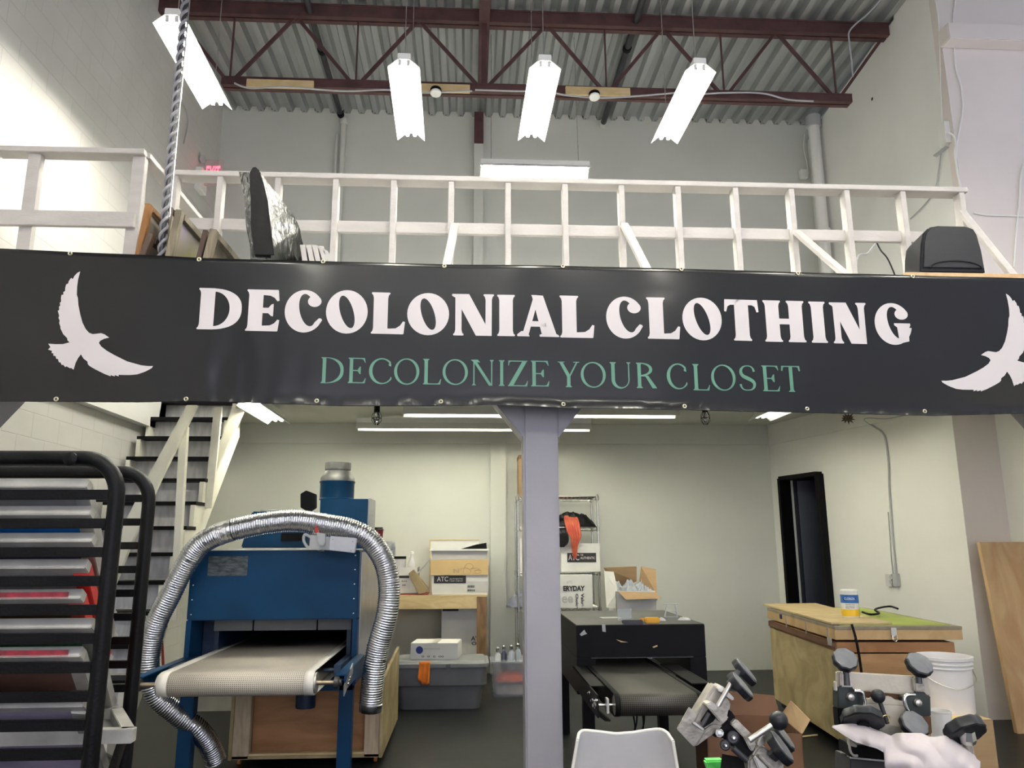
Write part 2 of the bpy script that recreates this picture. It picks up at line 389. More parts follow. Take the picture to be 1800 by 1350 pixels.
# corrugated deck
mb = MB(); prof = []
x = -4.0; pit = .20
while x < 7.6:
    prof += [(x, 0), (x+.07, 0), (x+.10, .075), (x+.17, .075)]; x += pit
vs = [(px_, y, ZD+pz) for y in (-5, YB+.1) for px_, pz in prof]; n = len(prof)
mb.add(vs, [(i, i+1, n+i+1, n+i) for i in range(n-1)])
mb.add([(px_, y, ZD+.1) for y in (-5, YB+.1) for px_ in (-4, 7.6)], [(0, 1, 3, 2)])
struct('ceiling_deck', mb, M_deck, 'corrugated metal roof deck')
# crumbling filler in the flutes above the back wall
mb = MB(); x = XL+.1
M_fill = pm('mineral_filler', (.10, .085, .065), .9, var=.4, scale=20)
while x < XR:
    mb.lathe([(.0, -.02), (.045, 0), (.05, .03), (.03, .05)], (x+random.uniform(-.01, .01)+.035-.0, YB-.03, ZD+.015), (0, 0, 1), 8); x += pit
struct('trim_6', mb, M_fill, 'crumbling filler in the flutes above the back wall')
def mkjoist(Yj, label):
    t = thing('roof_joist', label, 'roof joist', (0, Yj, 6.50), 0, 'roof joists across the deck')
    mb = MB()
    mb.box(XL, XR+.2, -.07, -.01, .88, 1.035); mb.box(XL, XR+.2, .01, .07, .88, 1.035)
    mb.box(XL, XR+.2, -.08, .08, 1.015, 1.035)
    mb.build('top_chord', M_joist, t)
    mb = MB().box(-2.75, 4.35, -.065, -.01, 0, .10).box(-2.75, 4.35, .01, .065, 0, .10).box(-2.75, 4.35, -.07, .07, .085, .10)
    mb.build('bottom_chord', M_joist, t)
    xt = [-3.35, -2.0, -.62, .85, 2.20, 3.55, 4.85]     # panel points
    for i, xc in enumerate([-2.68, -1.30, .12, 1.52, 2.88, 4.2]):
        MB().bar((xt[i], 0, .92), (xc, 0, .04), .03, .035).build('web_diagonal', M_joist, t)
        MB().bar((xc, 0, .04), (xt[i+1], 0, .92), .03, .035).build('web_diagonal', M_joist, t)
        MB().bar((xc, 0, .04), (xc, 0, .92), .018, .018).build('web_vertical', M_joist, t)
    return t
mkjoist(7.8, 'dark red open web roof joist above the row of hanging lights')
mkjoist(5.0, 'dark red open web roof joist high above the front edge of the loft')
# bridging member and wall column at the middle
t = thing('roof_brace', 'dark red steel brace running from the joist to the back wall', 'roof brace', (.13, 7.0, 6.7))
MB().box(.07, .19, 5.0, 9.0, 7.36, 7.52).build('angle', M_joist, t, world=True)
MB().box(.10, .16, 7.73, 7.87, 6.60, 7.6).build('hanger', M_joist, t, world=True)
t = thing('steel_column', 'slim dark red column against the upper back wall, lower half painted grey', 'column', (.10, 9.9, ZL))
z = PY(848, 255, 9.9).z
MB().box(.03, .16, 9.86, 9.98, z, ZD).build('column_top', M_joist, t, world=True)
MB().box(.03, .16, 9.86, 9.98, ZL, z).build('column_base', M_wallb, t, world=True)
# ------------------------------------------------------------------ columns under the loft edge
def column(xc, label):
    y = byy(xc)+.34
    t = thing('steel_column', label, 'column', (xc, y, 0), 0, 'lavender grey columns behind the banner')
    MB().box(-.115, .115, -.115, .115, 0, ZC).build('column_shaft', M_col, t, bevel=.012, smooth=True)
    for s_ in (-1, 1):
        MB().prism([(s_*.115, -.11, 2.24), (s_*.36, -.11, 2.55), (s_*.36, -.11, 2.75), (s_*.115, -.11, 2.75)], (0, .22, 0)).build('gusset', M_col, t, bevel=.006)
    MB().box(-.40, .40, -.13, .13, 2.62, 2.75).build('cap_plate', M_col, t)
    return t
column(.47, 'lavender grey square steel column standing at the middle of the room')
column(4.02+.28, 'steel column at the right edge, only the corner of its gusset in view')
column(-3.22, 'steel column beside the block wall at the left edge')

# ================================================================== LIGHTS
def fixture(loc, rotz, label, L=1.24, group=None, hang=None, wide=.135, cover=True, tubes=2, name='hanging_light', tm=None):
    t = thing(name, label, 'light', loc, rotz, group)
    MB().box(-.055, .055, -L/2, L/2, .0, .055).build('housing', M_white, t, bevel=.004)
    mb = MB()
    for s_ in (-1, 1):
        mb.prism([(s_*.05, -L/2, .0), (s_*wide, -L/2, -.075), (s_*wide, -L/2, -.082), (s_*(wide-.004), -L/2, -.08), (s_*.046, -L/2, -.004)], (0, L, 0))
    mb.box(-.052, .052, -L/2, L/2, -.004, .0)
    mb.build('reflector', M_white, t)
    for s_ in ((-1, 1) if tubes == 2 else (0,)):
        MB().cyl((s_*.036, -L/2+.03, -.034), (s_*.036, L/2-.03, -.034), .0175, n=12).build('tube', tm or M_tube, t, smooth=True)
        for e in (-1, 1):
            MB().box(s_*.036-.014, s_*.036+.014, e*(L/2-.022)-.008, e*(L/2-.022)+.008, -.05, 0).build('lamp_holder', M_whitep, t)
    if hang:
        for e in (-1, 1):
            MB().cyl((0, e*(L/2-.12), .055), (0, e*(L/2-.12), hang-loc[2]), .004, n=6).build('hanging_wire', M_steel, t)
    return t
GF = 'fluorescent lights hanging in a row from the roof'
for i, (xc, lab, dr_) in enumerate(((-2.33, 'hanging fluorescent light beside the block wall, partly behind the twisted pole', .02), (-.59, 'hanging fluorescent light second from the block wall', .02),
                       (.60, 'hanging fluorescent light just right of the red steel brace', .02), (1.93, 'hanging fluorescent light nearest the upper right wall', .01))):
    fixture((xc, (5.95, 6.42, 6.38, 6.36)[i], 5.56), dr_, lab, L=1.2, tm=M_tubef, group=GF, hang=7.54)
for xc in (-1.8, -.6, .62, 1.95, 3.3):  # unseen fixtures added to light the banner, rack and walls
    fixture((xc, 3.75 if xc > -1 else 2.0, 5.66), 0, 'added out-of-view fluorescent light over the front of the shop', wide=(.055 if xc > 3 else .135), group='added fluorescent lights over the front of the shop', hang=7.54)
    fixture((xc, -1.0, 5.66), 0, 'added out-of-view fluorescent light over the back of the shop', group='added fluorescent lights over the rear of the shop', hang=7.54)
for yy_ in (1.6, 3.9):  # extra unseen fixtures added to brighten the right walls
    fixture((4.5, yy_, 5.66), 0, wide=.055, label= 'added fluorescent light near the right wall outside the view', group='added fluorescent lights by the right wall', hang=7.54)
fx = fixture((.72, 8.05, 5.77), R(90), 'fluorescent light hung crosswise below the row, in front of the back wall', tm=pm('glowing_cross_tube', (.9, .9, .85), .4, emit=(1, .97, .84), estr=TUBE_POWER*2.2), hang=7.54)
fx.rotation_euler.y = R(4)
GL = 'strip lights under the loft'
fixture((.78, 8.25, 3.0), R(90), 'long strip light under the loft ceiling nearest the banner', L=3.0, group=GL, tm=M_tubel, wide=.10)
fixture((.06, 9.3, 3.0), R(90), 'long strip light under the loft ceiling nearest the back wall', L=2.85, group=GL, tm=M_tubew, wide=.10)
fixture((-2.2, 8.3, 3.0), 0, 'strip light under the loft beside the staircase', L=1.24, group=GL, tm=M_tubel, wide=.13)
fixture((3.3, 7.9, 3.0), 0, 'short strip light under the loft left of the doorway', L=1.24, group=GL, tm=M_tubew, wide=.13)
fixture((2.9, 6.6, 3.0), R(90), 'added unseen strip light under the loft behind the right of the banner', L=1.24, group=GL, tm=M_tubel, wide=.13)  # hidden fixture added to even out the light at the right
fixture((-1.3, 6.2, 3.0), R(90), 'added unseen strip light under the loft behind the middle of the banner', L=1.24, group=GL, tm=M_tubel, wide=.13)  # hidden fixture added to light the dryers and stairs
# cage lamps below the beam
M_bulb = pm('clear_bulb', (.5, .5, .48), .1, trans=.7)
for u, lab in ((662, 'caged work lamp hanging above the blue dryer'), (1240, 'caged work lamp hanging left of the angled wall')):
    p = PY(u, 735, 5.6)
    t = thing('cage_lamp', lab, 'lamp', (p.x, 5.6, p.z), 0, 'caged lamps under the loft edge')
    MB().cyl((0, 0, .045), (0, 0, .10), .022).build('socket', M_rubber, t)
    MB().cyl((0, 0, .10), (0, 0, ZC-p.z), .006, n=6).build('cord', M_rubber, t)
    MB().lathe([(.008, .04), (.018, .01), (.02, -.01), (.01, -.03)], n=12).build('bulb', M_bulb, t, smooth=True)
    mb = MB()
    for k in range(6):
        a = k*math.pi/3
        mb.tube([(math.cos(a)*r_, math.sin(a)*r_, z_) for r_, z_ in ((.02, .045), (.034, .02), (.034, -.02), (.012, -.05))], .0022, 5)
    mb.tube([(math.cos(a)*.034, math.sin(a)*.034, 0) for a in [k*math.pi/8 for k in range(17)]], .0022, 5)
    mb.build('wire_cage', M_rubber, t)
# ================================================================== RAILING
GR = 'painted lumber guard rail'
t = thing('guard_rail', 'cream painted lumber guard rail running across the front of the loft', 'railing', (0, 5.7, ZL))
def railboard(a, b, w_, h, name='rail_board'): return MB().bar(a, b, w_, h).build(name, M_rail, t, world=True, bevel=.003)
YR = 5.70
p, q = PY(303, 303, YR), PY(1697, 340, YR); zr = (p.z+q.z)/2
railboard((p.x, YR+.03, zr), (q.x, YR+.03, zr), .14, .042, 'top_rail')
zm = PY(700, 397, YR).z
railboard((p.x, YR+.045, zm), (q.x, YR+.045, zm), .038, .095, 'middle_rail')
xs_ = [PY(u, 350, YR).x for u in (306, 386, 488, 590, 692, 793, 893, 993, 1092, 1191, 1292, 1390, 1487, 1585, 1688)]
for x in xs_:
    MB().box(x-.022, x+.022, YR-.03, YR+.06, ZL, zr-.02).build('post', M_rail, t, world=True, bevel=.003)
for (u0, v0, u1, v1) in ((800, 395, 785, 470), (1097, 395, 1135, 470), (1400, 408, 1480, 478), (1690, 372, 1775, 478)):
    a, c = PY(u0, v0, YR-.05), PY(u1, v1, YR-.55)
    d = c-a; c = a+d*((a.z-ZL-.02)/(a.z-c.z)) if a.z > c.z else c
    MB().bar(a, c, .035, .06, (1, 0, 0)).build('brace', M_rail, t, world=True, bevel=.003)
# stair-well guard at the left
t = thing('stairwell_rail', 'cream painted lumber rail around the stair opening by the block wall', 'railing', (-2.9, 5.4, ZL))
YS = 5.40
a, c = PY(34, 268, YS), PY(252, 274, YS); z0 = a.z
railboard((XL+.01, YS, z0), (c.x+.03, YS, z0), .13, .042, 'top_rail')
railboard((c.x, YS, z0), (c.x, 8.9, z0), .10, .042, 'side_rail')
a = PY(10, 388, YS); railboard((XL+.01, YS-.05, a.z-.0), (c.x+.01, YS-.05, PY(230, 392, YS).z), .04, .115, 'middle_rail')
railboard((c.x, YS, PY(240, 365, YS).z), (c.x, 8.9, PY(240, 365, YS).z), .038, .09, 'side_middle_rail')
for x in (PY(55, 350, YS).x, PY(240, 350, YS).x):
    MB().box(x-.045, x+.045, YS-.03, YS+.03, ZL, z0-.02).build('post', M_rail, t, world=True, bevel=.003)
MB().box(c.x-.03, c.x+.03, 8.83, 8.9, ZL, z0-.02).build('post', M_rail, t, world=True, bevel=.003)
# ================================================================== STAIRCASE
t = thing('staircase', 'open painted wooden staircase with black treads climbing along the block wall', 'staircase', (-2.95, 7.2, 0))
steps = [(8.55, 3.13)]+[(8.3-.2*i, 2.90-.2343*i) for i in range(12)]
SL, SR = XL+.06, -2.60
for k, (y, z) in enumerate(steps):
    if z < .1: continue
    MB().box(SL, SR+.02, y, y+.25, z-.032, z).build('tread', M_black, t, world=True)
    if k < len(steps)-1:
        zb = steps[k+1][1]
        MB().box(SL, SR-.05, y+.14, y+.155, zb, z-.034).build('riser', M_riser, t, world=True)
def saw(x0, th, name):
    pts = []
    for y, z in steps:
        if z < .1: continue
        pts += [(x0, y+.20, z-.034), (x0, y+.0, z-.034)]
    pts = [(x0, 8.75, 3.09)]+pts
    pts += [(x0, steps[-1][0]+.0, max(0, .1)), (x0, 6.32, 0.0), (x0, 8.75, 2.75)]
    return MB().prism(pts, (th, 0, 0)).build(name, M_stair, t, world=True)
saw(SR-.03, .04, 'stringer'); saw(SL, .04, 'stringer')
# white boards fixed along the open side: landing trimmer, handrail and newel posts
def sb(px, y, d, name): return MB().pp(px, y, d).build(name, M_stair, t, world=True, bevel=.002)
sb([(376, 715), (390, 715), (372, 893), (358, 893)], 7.78, .04, 'newel_post')
sb([(408, 715), (428, 722), (396, 790), (372, 842), (370, 880), (364, 893), (358, 893), (366, 840), (392, 760)], 8.02, .05, 'side_board')
sb([(315, 756), (329, 749), (318, 935), (310, 1090), (297, 1090), (306, 935)], 6.95, .06, 'newel_post')
sb([(328, 712), (346, 712), (283, 840), (228, 960), (200, 1030), (184, 1030), (218, 920), (262, 833)], 6.80, .05, 'handrail')
# ================================================================== TWISTED POLE
a, c = PY(319, -40, 5.02), PY(284, 445, 5.02)
x0 = c.x
t = thing('hanging_pole', 'thin grey pole wrapped in twisted white plastic, hanging in front of the loft', 'pole', (x0, 5.02, ZL))
MB().cyl((0, 0, 0), (0, 0, ZD-ZL), .016, n=10).build('pole', M_pipe, t, smooth=True)
wr = pm('twisted_plastic_wrap', (.25, .245, .27), .3, var=.15, scale=20)
for ph in (0, math.pi):
    pts = [(math.cos(a_+ph)*.020, math.sin(a_+ph)*.020, a_/ (2*math.pi)*.16) for a_ in [k*math.pi/6 for k in range(int((ZD-ZL)/.16*12))]]
    MB().tube(pts, .011, 6).build('wrap', wr, t, smooth=True)
MB().cyl((.03, .0, 0), (.03, .0, ZD-ZL), .006, n=6).build('wire', M_chrome, t)

# ================================================================== BANNER
BN = Vector((-.0366, 1, 0))
def PB(u, v): return PP(u, v, (-2.9, 4.7, 0), BN)
TOP = [(-90, 433), (0, 437), (125, 443), (350, 454), (570, 459), (780, 464), (988, 468), (1195, 473), (1405, 478), (1605, 484), (1800, 490), (1900, 493)]
BOT = [(-90, 704), (0, 706), (240, 708), (330, 706), (600, 714), (780, 714), (860, 712), (1000, 719), (1200, 722), (1420, 726), (1640, 732), (1800, 728), (1900, 729)]
tp = [PB(*p) for p in TOP]; bo = [PB(*p) for p in BOT]
def interp(l, x):
    if x <= l[0].x: return l[0].z
    for a, b in zip(l, l[1:]):
        if x <= b.x: return a.z+(b.z-a.z)*(x-a.x)/(b.x-a.x)
    return l[-1].z
def wave(x, z):
    w_ = .007*math.sin(x*2.1+z*.8)+.003*math.sin(x*5.3-z*3)
    g = [.5+.5*math.cos(2*math.pi*(x+2.42)/.80)]
    w_ += -.004*(1-g[0])*max(0, (z-3.2)/.17)
    zb = interp(bo, x)
    k = max(0, 1-(z-zb)/.075)
    fl = max(0, min(1, (x-.0)/.25))*max(0, min(1, (1.75-x)/.6))+max(0, min(1, (x-2.3)/.5))
    w_ -= k*k*(.006+.016*fl+.010*noise.noise(Vector((x*9, 3, 0)))+.006*noise.noise(Vector((x*30, 1, 0))))
    m = max(0, 1-abs(z-2.62)/.35)*max(0, 1-abs(x+1.75)/.9)
    w_ += .016*m*noise.noise(Vector((x*7, z*1.6, 5)))
    return w_
ban = thing('banner', 'long black vinyl shop banner with white headline and birds hung along the loft edge', 'banner', (.45, 4.82, 2.4))
mb = MB(); nx, nz = 460, 44; vs = []
xa, xb = tp[0].x, tp[-1].x
for i in range(nx+1):
    x = xa+(xb-xa)*i/nx; z0, z1 = interp(bo, x), interp(tp, x)
    for j in range(nz+1):
        s_ = (j/nz)**1.35; z = z0+(z1-z0)*s_
        vs.append((x, byy(x)+wave(x, z), z))
mb.add(vs, [(i*(nz+1)+j, (i+1)*(nz+1)+j, (i+1)*(nz+1)+j+1, i*(nz+1)+j+1) for i in range(nx) for j in range(nz)])
sheet = mb.build('banner_sheet', M_vinyl, ban, smooth='all', world=True)
md = sheet.modifiers.new('thick', 'SOLIDIFY'); md.thickness = .0012; md.offset = 1
def onb(p, off=.004): return Vector((p.x, byy(p.x)+wave(p.x, p.z)-off, p.z))
def conform(o):
    """print lies on the waves of the sheet"""
    bm = bmesh.new(); bm.from_mesh(o.data); bmesh.ops.triangulate(bm, faces=bm.faces)
    for k in range(4):
        es = [e for e in bm.edges if e.calc_length() > .05]
        if not es: break
        bmesh.ops.subdivide_edges(bm, edges=es, cuts=1); bmesh.ops.triangulate(bm, faces=bm.faces)
    L_ = ban.location
    for v in bm.verts:
        p = onb(v.co+L_, .0035); v.co = p-L_
    bm.to_mesh(o.data); bm.free(); return o
# ---- letter shapes, unit height; returned as lists of polygons
def ringp(cx, cy, rx, ry, ix, iy, irx, iry, tilt=0, a0=0, a1=360, n=36, sq=1.0):
    out = []; pts = []
    for k in range(n+1):
        a = R(a0+(a1-a0)*k/n); ca, sa = math.cos(a), math.sin(a)
        o_ = (cx+rx*math.copysign(abs(ca)**sq, ca), cy+ry*math.copysign(abs(sa)**sq, sa))
        b_ = a-R(tilt); xx, yy = irx*math.cos(b_), iry*math.sin(b_)
        i_ = (ix+xx*math.cos(R(tilt))-yy*math.sin(R(tilt)), iy+xx*math.sin(R(tilt))+yy*math.cos(R(tilt)))
        pts.append((o_, i_))
    for a, b in zip(pts, pts[1:]): out.append([a[0], b[0], b[1], a[1]])
    return out, pts
def disc(cx, cy, r, ry=None, n=20): return [(cx+r*math.cos(2*math.pi*k/n), cy+(ry or r)*math.sin(2*math.pi*k/n)) for k in range(n)]
def glyph(ch, W, bold):
    if bold: t_, h, s, sh, br = .345, .13, .05, .045, .09
    else: t_, h, s, sh, br = .135, .042, .055, .028, .06
    th = .15 if bold else .055
    P = []
    def stem(x0, x1, sl=s, sr=s, y0=0, y1=1, top=True, bot=True):
        p = []
        if bot: p += [(x0-sl, y0+.012), (x0-sl+.012, y0), (x1+sr-.012, y0), (x1+sr, y0+.012), (x1+sr, y0+sh*.7), (x1+sr*.35, y0+sh+.02), (x1, y0+sh+br)]
        else: p += [(x0, y0), (x1, y0)]
        if top: p += [(x1, y1-sh-br), (x1+sr*.35, y1-sh-.02), (x1+sr, y1-sh*.7), (x1+sr, y1-.012), (x1+sr-.012, y1), (x0-sl+.012, y1), (x0-sl, y1-.012), (x0-sl, y1-sh*.7), (x0-sl*.35, y1-sh-.02), (x0, y1-sh-br)]
        else: p += [(x1, y1), (x0, y1)]
        if bot: p += [(x0, y0+sh+br), (x0-sl*.35, y0+sh+.02), (x0-sl, y0+sh*.7)]
        P.append(p)
    def arm(x0, x1, y, d, ser, hh=h, lean=.03):
        w_ = .07 if bold else .03
        P.append([(x0, y), (x1-.012, y), (x1, y+d*.015), (x1+lean, y+d*ser), (x1+lean-w_*.7, y+d*(ser+.012)), (x1-w_*1.3, y+d*(hh+(ser-hh)*.45)), (x1-w_*2.8, y+d*(hh+.01)), (x1-w_*5, y+d*hh), (x0, y+d*hh)])
    def diag(xb, xt, w_, y0=0, y1=1): P.append([(xb, y0), (xb+w_, y0), (xt+w_, y1), (xt, y1)])
    if ch == 'I': stem(s, W-s)
    elif ch == 'L':
        stem(s, s+t_); arm(s+.05, W-.03, 0, 1, .30 if bold else .21)
    elif ch == 'E':
        stem(s, s+t_, s, 0); arm(s+.05, W-.035, 0, 1, .27 if bold else .2); arm(s+.05, W-.06, 1, -1, .26 if bold else .18)
        xm = W*.80 if bold else W*.70
        P.append([(s+t_-.02, .5-h*.5), (xm-.12, .5-h*.5), (xm-.05, .37), (xm, .36), (xm, .66), (xm-.05, .65), (xm-.12, .5+h*.5), (s+t_-.02, .5+h*.5)])
    elif ch == 'D':
        stem(s, s+t_, s, 0)
        xo = s+t_*.6
        q, _ = ringp(xo+.0, .5, W-xo, .5, s+t_-.01, .5, W-s-t_-(t_*.82), .5-h*.62, 0, -90, 90, 28, .82); P += q
    elif ch == 'O':
        if bold: q, _ = ringp(W/2, .5, W/2, .515, W/2, .5, .155, .40, 18); P += q
        else: q, _ = ringp(W/2, .5, W/2, .515, W/2, .5, W/2-.115, .468, 8); P += q
    elif ch in 'CG':
        if bold:
            q, pts = ringp(W*.52, .5, W*.52, .515, W*.60, .53, .19, .40, 14, 47, 318 if ch == 'C' else 350, 34); P += q
            P.append(disc(W-.20, .745, .165, .135)); P.append([pts[0][0], (W-.05, .80), (W-.2, .62), pts[0][1]])
            if ch == 'C': P.append([pts[-1][0], (W-.0, .29), (W-.02, .33), (W-.075, .34), pts[-1][1]])
            else:
                P.append([(W-.30, .02), (W-.06, .08), (W-.05, .38), (W-.0, .47), (W, .52), (W-.40, .52), (W-.40, .47), (W-.33, .42)])
        else:
            q, pts = ringp(W*.56, .5, W*.56, .515, W*.585, .5, W*.56-.115, .465, 6, 46, 322, 34); P += q
            P.append([pts[0][0], (W-.02, .70), (W-.05, .69), (W-.11, .76), pts[0][1]]); P.append(disc(W-.075, .755, .05))
            P.append([pts[-1][0], (W+.0, .27), (W-.03, .275), pts[-1][1]])
    elif ch == 'N':
        n_ = .15 if bold else .05; dw = .40 if bold else .15
        stem(s+.03, s+.03+n_, s, s, top=False, y1=.98); stem(W-s-n_, W-s, s, s, bot=False)
        diag(W-s-dw+.02, s-.02, dw-.02, 0, 1)
        P.append([(0, 1-.01), (0, 1-sh), (s+.05, .9), (s+.3, .9), (s+.2, 1), (.01, 1)])
    elif ch == 'A':
        n_ = .14 if bold else .045; dw = .36 if bold else .145; ap = W*.40
        P.append([(s+.06, .0), (s+.06+n_*1.1, 0), (ap+n_*.9, .97), (ap-.0, .97)])
        P.append([(W-s-dw, 0), (W-s, 0), (ap+dw*.62, .99), (ap+.04, 1), (ap-.06, 1), (ap-.04, .96)])
        P.append([(W*.28, .24), (W*.72, .24), (W*.68, .24+h), (W*.32, .24+h)])
        for a_, b_ in ((0, .30 if bold else .2), (W-dw-.12, W)):
            P.append([(a_, .012), (a_+.012, 0), (b_-.012, 0), (b_, .012), (b_-.02, sh), ((a_+b_)/2+.05, sh+br*.9), ((a_+b_)/2-.05, sh+br*.9), (a_, sh)])
    elif ch == 'T':
        stem((W-t_)/2, (W+t_)/2, s, s, top=False)
        for d in (-1, 1):
            P.append([(W/2, 1), (W/2, 1-h), (W/2+d*(W/2-.16), 1-h), (W/2+d*(W/2-.09), 1-h*1.3), (W/2+d*(W/2-.05), .70 if bold else .8), (W/2+d*W/2, .71 if bold else .81), (W/2+d*(W/2-.02), 1)])
    elif ch == 'H':
        stem(s, s+t_*.95); stem(W-s-t_*.95, W-s); P.append([(s+t_*.8, .5-h*.55), (W-s-t_*.8, .5-h*.55), (W-s-t_*.8, .5+h*.5), (s+t_*.8, .5+h*.5)])
    elif ch == 'Z':
        P.append([(0, 0), (.19, 0), (W-.02, 1), (W-.20, 1)])
        arm(0, W-.03, 0, 1, .2); P.append([(.02, 1), (W, 1), (W-.04, 1-h), (.14, 1-h), (.07, .93), (.035, .80), (.01, .80)])
    elif ch == 'Y':
        c_ = W/2; stem(c_-t_/2, c_+t_/2, s, s, top=False, y1=.46)
        P.append([(c_-t_/2, .42), (c_+t_/2, .46), (.05+t_, 1), (.05, 1)]); P.append([(c_+t_/2-.06, .44), (c_+t_/2, .42), (W-.06, 1), (W-.12, 1)])
        P.append([(0, 1), (.28, 1), (.26, 1-sh), (0, 1-sh)]); P.append([(W-.24, 1), (W, 1), (W, 1-sh), (W-.24, 1-sh)])
    elif ch == 'U':
        stem(.06, .06+t_, s, s, bot=False, y0=.3); stem(W-.10, W-.055, s, s, bot=False, y0=.3)
        q, _ = ringp((W+.005)/2, .33, W/2-.058, .345, (.06+t_+W-.10)/2, .33, (W-.10-.06-t_)/2, .29, 0, 180, 360, 20); P += q
    elif ch == 'R':
        stem(s, s+t_, s, s); xo = s+t_-.03
        q, _ = ringp(xo, .74, W*.80-xo, .26, xo, .74, W*.80-xo-.12, .22, 0, -90, 90, 18, .9); P += q
        P.append([(W*.42, .5), (W*.42+.13, .5), (W, .02), (W, 0), (W-.17, 0)]); P.append([(xo, .46), (W*.5, .46), (W*.5, .505), (xo, .505)])
    elif ch == 'S':
        c = [(.90*W, .76), (.84*W, .88), (.70*W, .965), (.5*W, .985), (.28*W, .95), (.13*W, .84), (.11*W, .70), (.22*W, .58), (.45*W, .50), (.70*W, .42), (.87*W, .31), (.87*W, .16), (.72*W, .045), (.48*W, .012), (.24*W, .035), (.10*W, .12), (.05*W, .25)]
        wd = [.09, .07, .05, .04, .06, .10, .125, .14, .15, .14, .125, .10, .06, .04, .05, .07, .09]
        sp_ = spl([(x, y, w_) for (x, y), w_ in zip(c, wd)], 4); L_ = []
        for i, p in enumerate(sp_):
            d = (sp_[min(i+1, len(sp_)-1)]-sp_[max(i-1, 0)]); d.z = 0; d.normalize()
            L_.append(((p.x-d.y*p.z/2, p.y+d.x*p.z/2), (p.x+d.y*p.z/2, p.y-d.x*p.z/2)))
        for a, b in zip(L_, L_[1:]): P.append([a[0], b[0], b[1], a[1]])
    return P
def letterline(items, bold, name, mat, slope, uref, vref, lab):
    """items: (char, u0, u1, vtop, vbottom) as the letters stand on the sheet"""
    mb = MB()
    for ch, u0, u1, vt, vb in items:
        if ch in 'OCGS': vt += 1.2; vb -= 1.2
        H = vb-vt; uc = (u0+u1)/2; sk = (875-uc)/6500*H       # tops lean towards the middle
        ub = u0 if sk > 0 else u0-sk
        wpx = (u1-u0)-abs(sk); W = wpx/H
        for poly in glyph(ch, W, bold):
            pts = []
            for x, y in poly:
                u = ub+x*H+sk*y; v = vb-y*H+slope*(u-uc)
                pts.append(onb(PB(u, v)))
            mb.add(pts, [tuple(range(len(pts)))])
    return conform(mb.build(name, mat, ban, world=True, label=lab))
HL = [('D', 346, 428, 507.5, 580), ('E', 431, 495, 509.5, 582.5), ('C', 499, 569, 510, 585), ('O', 571.7, 647.7, 510, 586.5), ('L', 651.7, 713.3, 514, 586.7), ('O', 715, 790, 514.5, 589),
      ('N', 794.3, 868.3, 517, 590), ('I', 874, 905, 518.7, 591), ('A', 908.3, 983.3, 519.5, 592), ('L', 983.3, 1045, 520.7, 594), ('C', 1064, 1130, 522, 596), ('L', 1135, 1195.7, 524, 596.7),
      ('O', 1196.7, 1270, 524, 599), ('T', 1271, 1336.7, 527, 599), ('H', 1340, 1418, 528.3, 601), ('I', 1421, 1455.7, 530, 602.5), ('N', 1457, 1528, 532, 604), ('G', 1534, 1604, 532.7, 606)]
TL = [('D', 563.3, 605, 628.3, 674), ('E', 611, 644.3, 628.8, 673.5), ('C', 647.7, 689, 628.5, 675.5), ('O', 692, 737.7, 629, 676.7), ('L', 743, 776, 630.7, 675.7), ('O', 777.7, 822.7, 630.7, 677.3),
      ('N', 828, 868, 632.5, 677.7), ('I', 876.7, 887, 633.3, 678.3), ('Z', 892.7, 928, 634, 679), ('E', 933, 966, 634.3, 679.3), ('Y', 980, 1019, 636, 680.7), ('O', 1020, 1065, 636, 682.5),
      ('U', 1070.7, 1109, 637.3, 683), ('R', 1116.7, 1154, 638.5, 683), ('C', 1170, 1208, 639, 685.5), ('L', 1215.7, 1248, 640.7, 686.7), ('O', 1248, 1294, 640.7, 687.7), ('S', 1298, 1330, 641.5, 687.7), ('E', 1337.7, 1372, 642.7, 688), ('T', 1372, 1409, 643.3, 689)]
for a_, b_ in ((0, 10), (10, 18)): letterline(HL[a_:b_], True, 'headline_lettering', M_print, .021, 0, 0, 'white bold serif word of the headline')
for a_, b_ in ((0, 10), (10, 14), (14, 20)): letterline(TL[a_:b_], False, 'tagline_lettering', M_green, .018, 0, 0, 'green thin serif word of the tagline')
BIRD = [(480,103),(460,180),(448,260),(445,345),(457,380),(462,450),(480,540),(505,630),(540,700),(575,738),(612,752),(655,748),(700,742),(735,755),(782,788),(730,800),(690,820),(676,842),(700,880),(760,925),(830,965),(900,1000),(965,1032),(1030,1050),(1110,1072),(1180,1080),(1232,1080),(1220,1100),(1165,1130),(1130,1145),(1070,1165),(1000,1172),(940,1172),(875,1170),(880,1186),(835,1172),(838,1186),(792,1172),(797,1186),(730,1160),(680,1135),(635,1112),(580,1080),(562,1060),(560,1035),(520,1005),(497,970),(492,960),(460,1000),(435,1050),(415,1117),(385,1098),(378,1103),(340,1082),(325,1090),(305,1065),(290,1068),(275,1040),(260,1040),(250,1005),(232,1003),(225,975),(202,972),(203,948),(183,945),(188,922),(147,908),(172,882),(147,847),(220,853),(300,853),(372,835),(350,815),(345,790),(305,750),(275,690),(275,670),(262,635),(268,610),(255,580),(262,560),(247,508),(262,500),(260,465),(272,455),(268,425),(282,415),(280,380),(285,345),(305,342),(305,315),(322,305),(325,270),(335,235),(355,228),(360,205),(385,170),(403,182),(420,150),(450,118)]
bl = [(60+x/5.87, 460+y/5.87) for x, y in BIRD]
conform(MB().add([onb(PB(u, v)) for u, v in bl], [tuple(range(len(bl)))]).build('bird_emblem', M_print, ban, world=True))
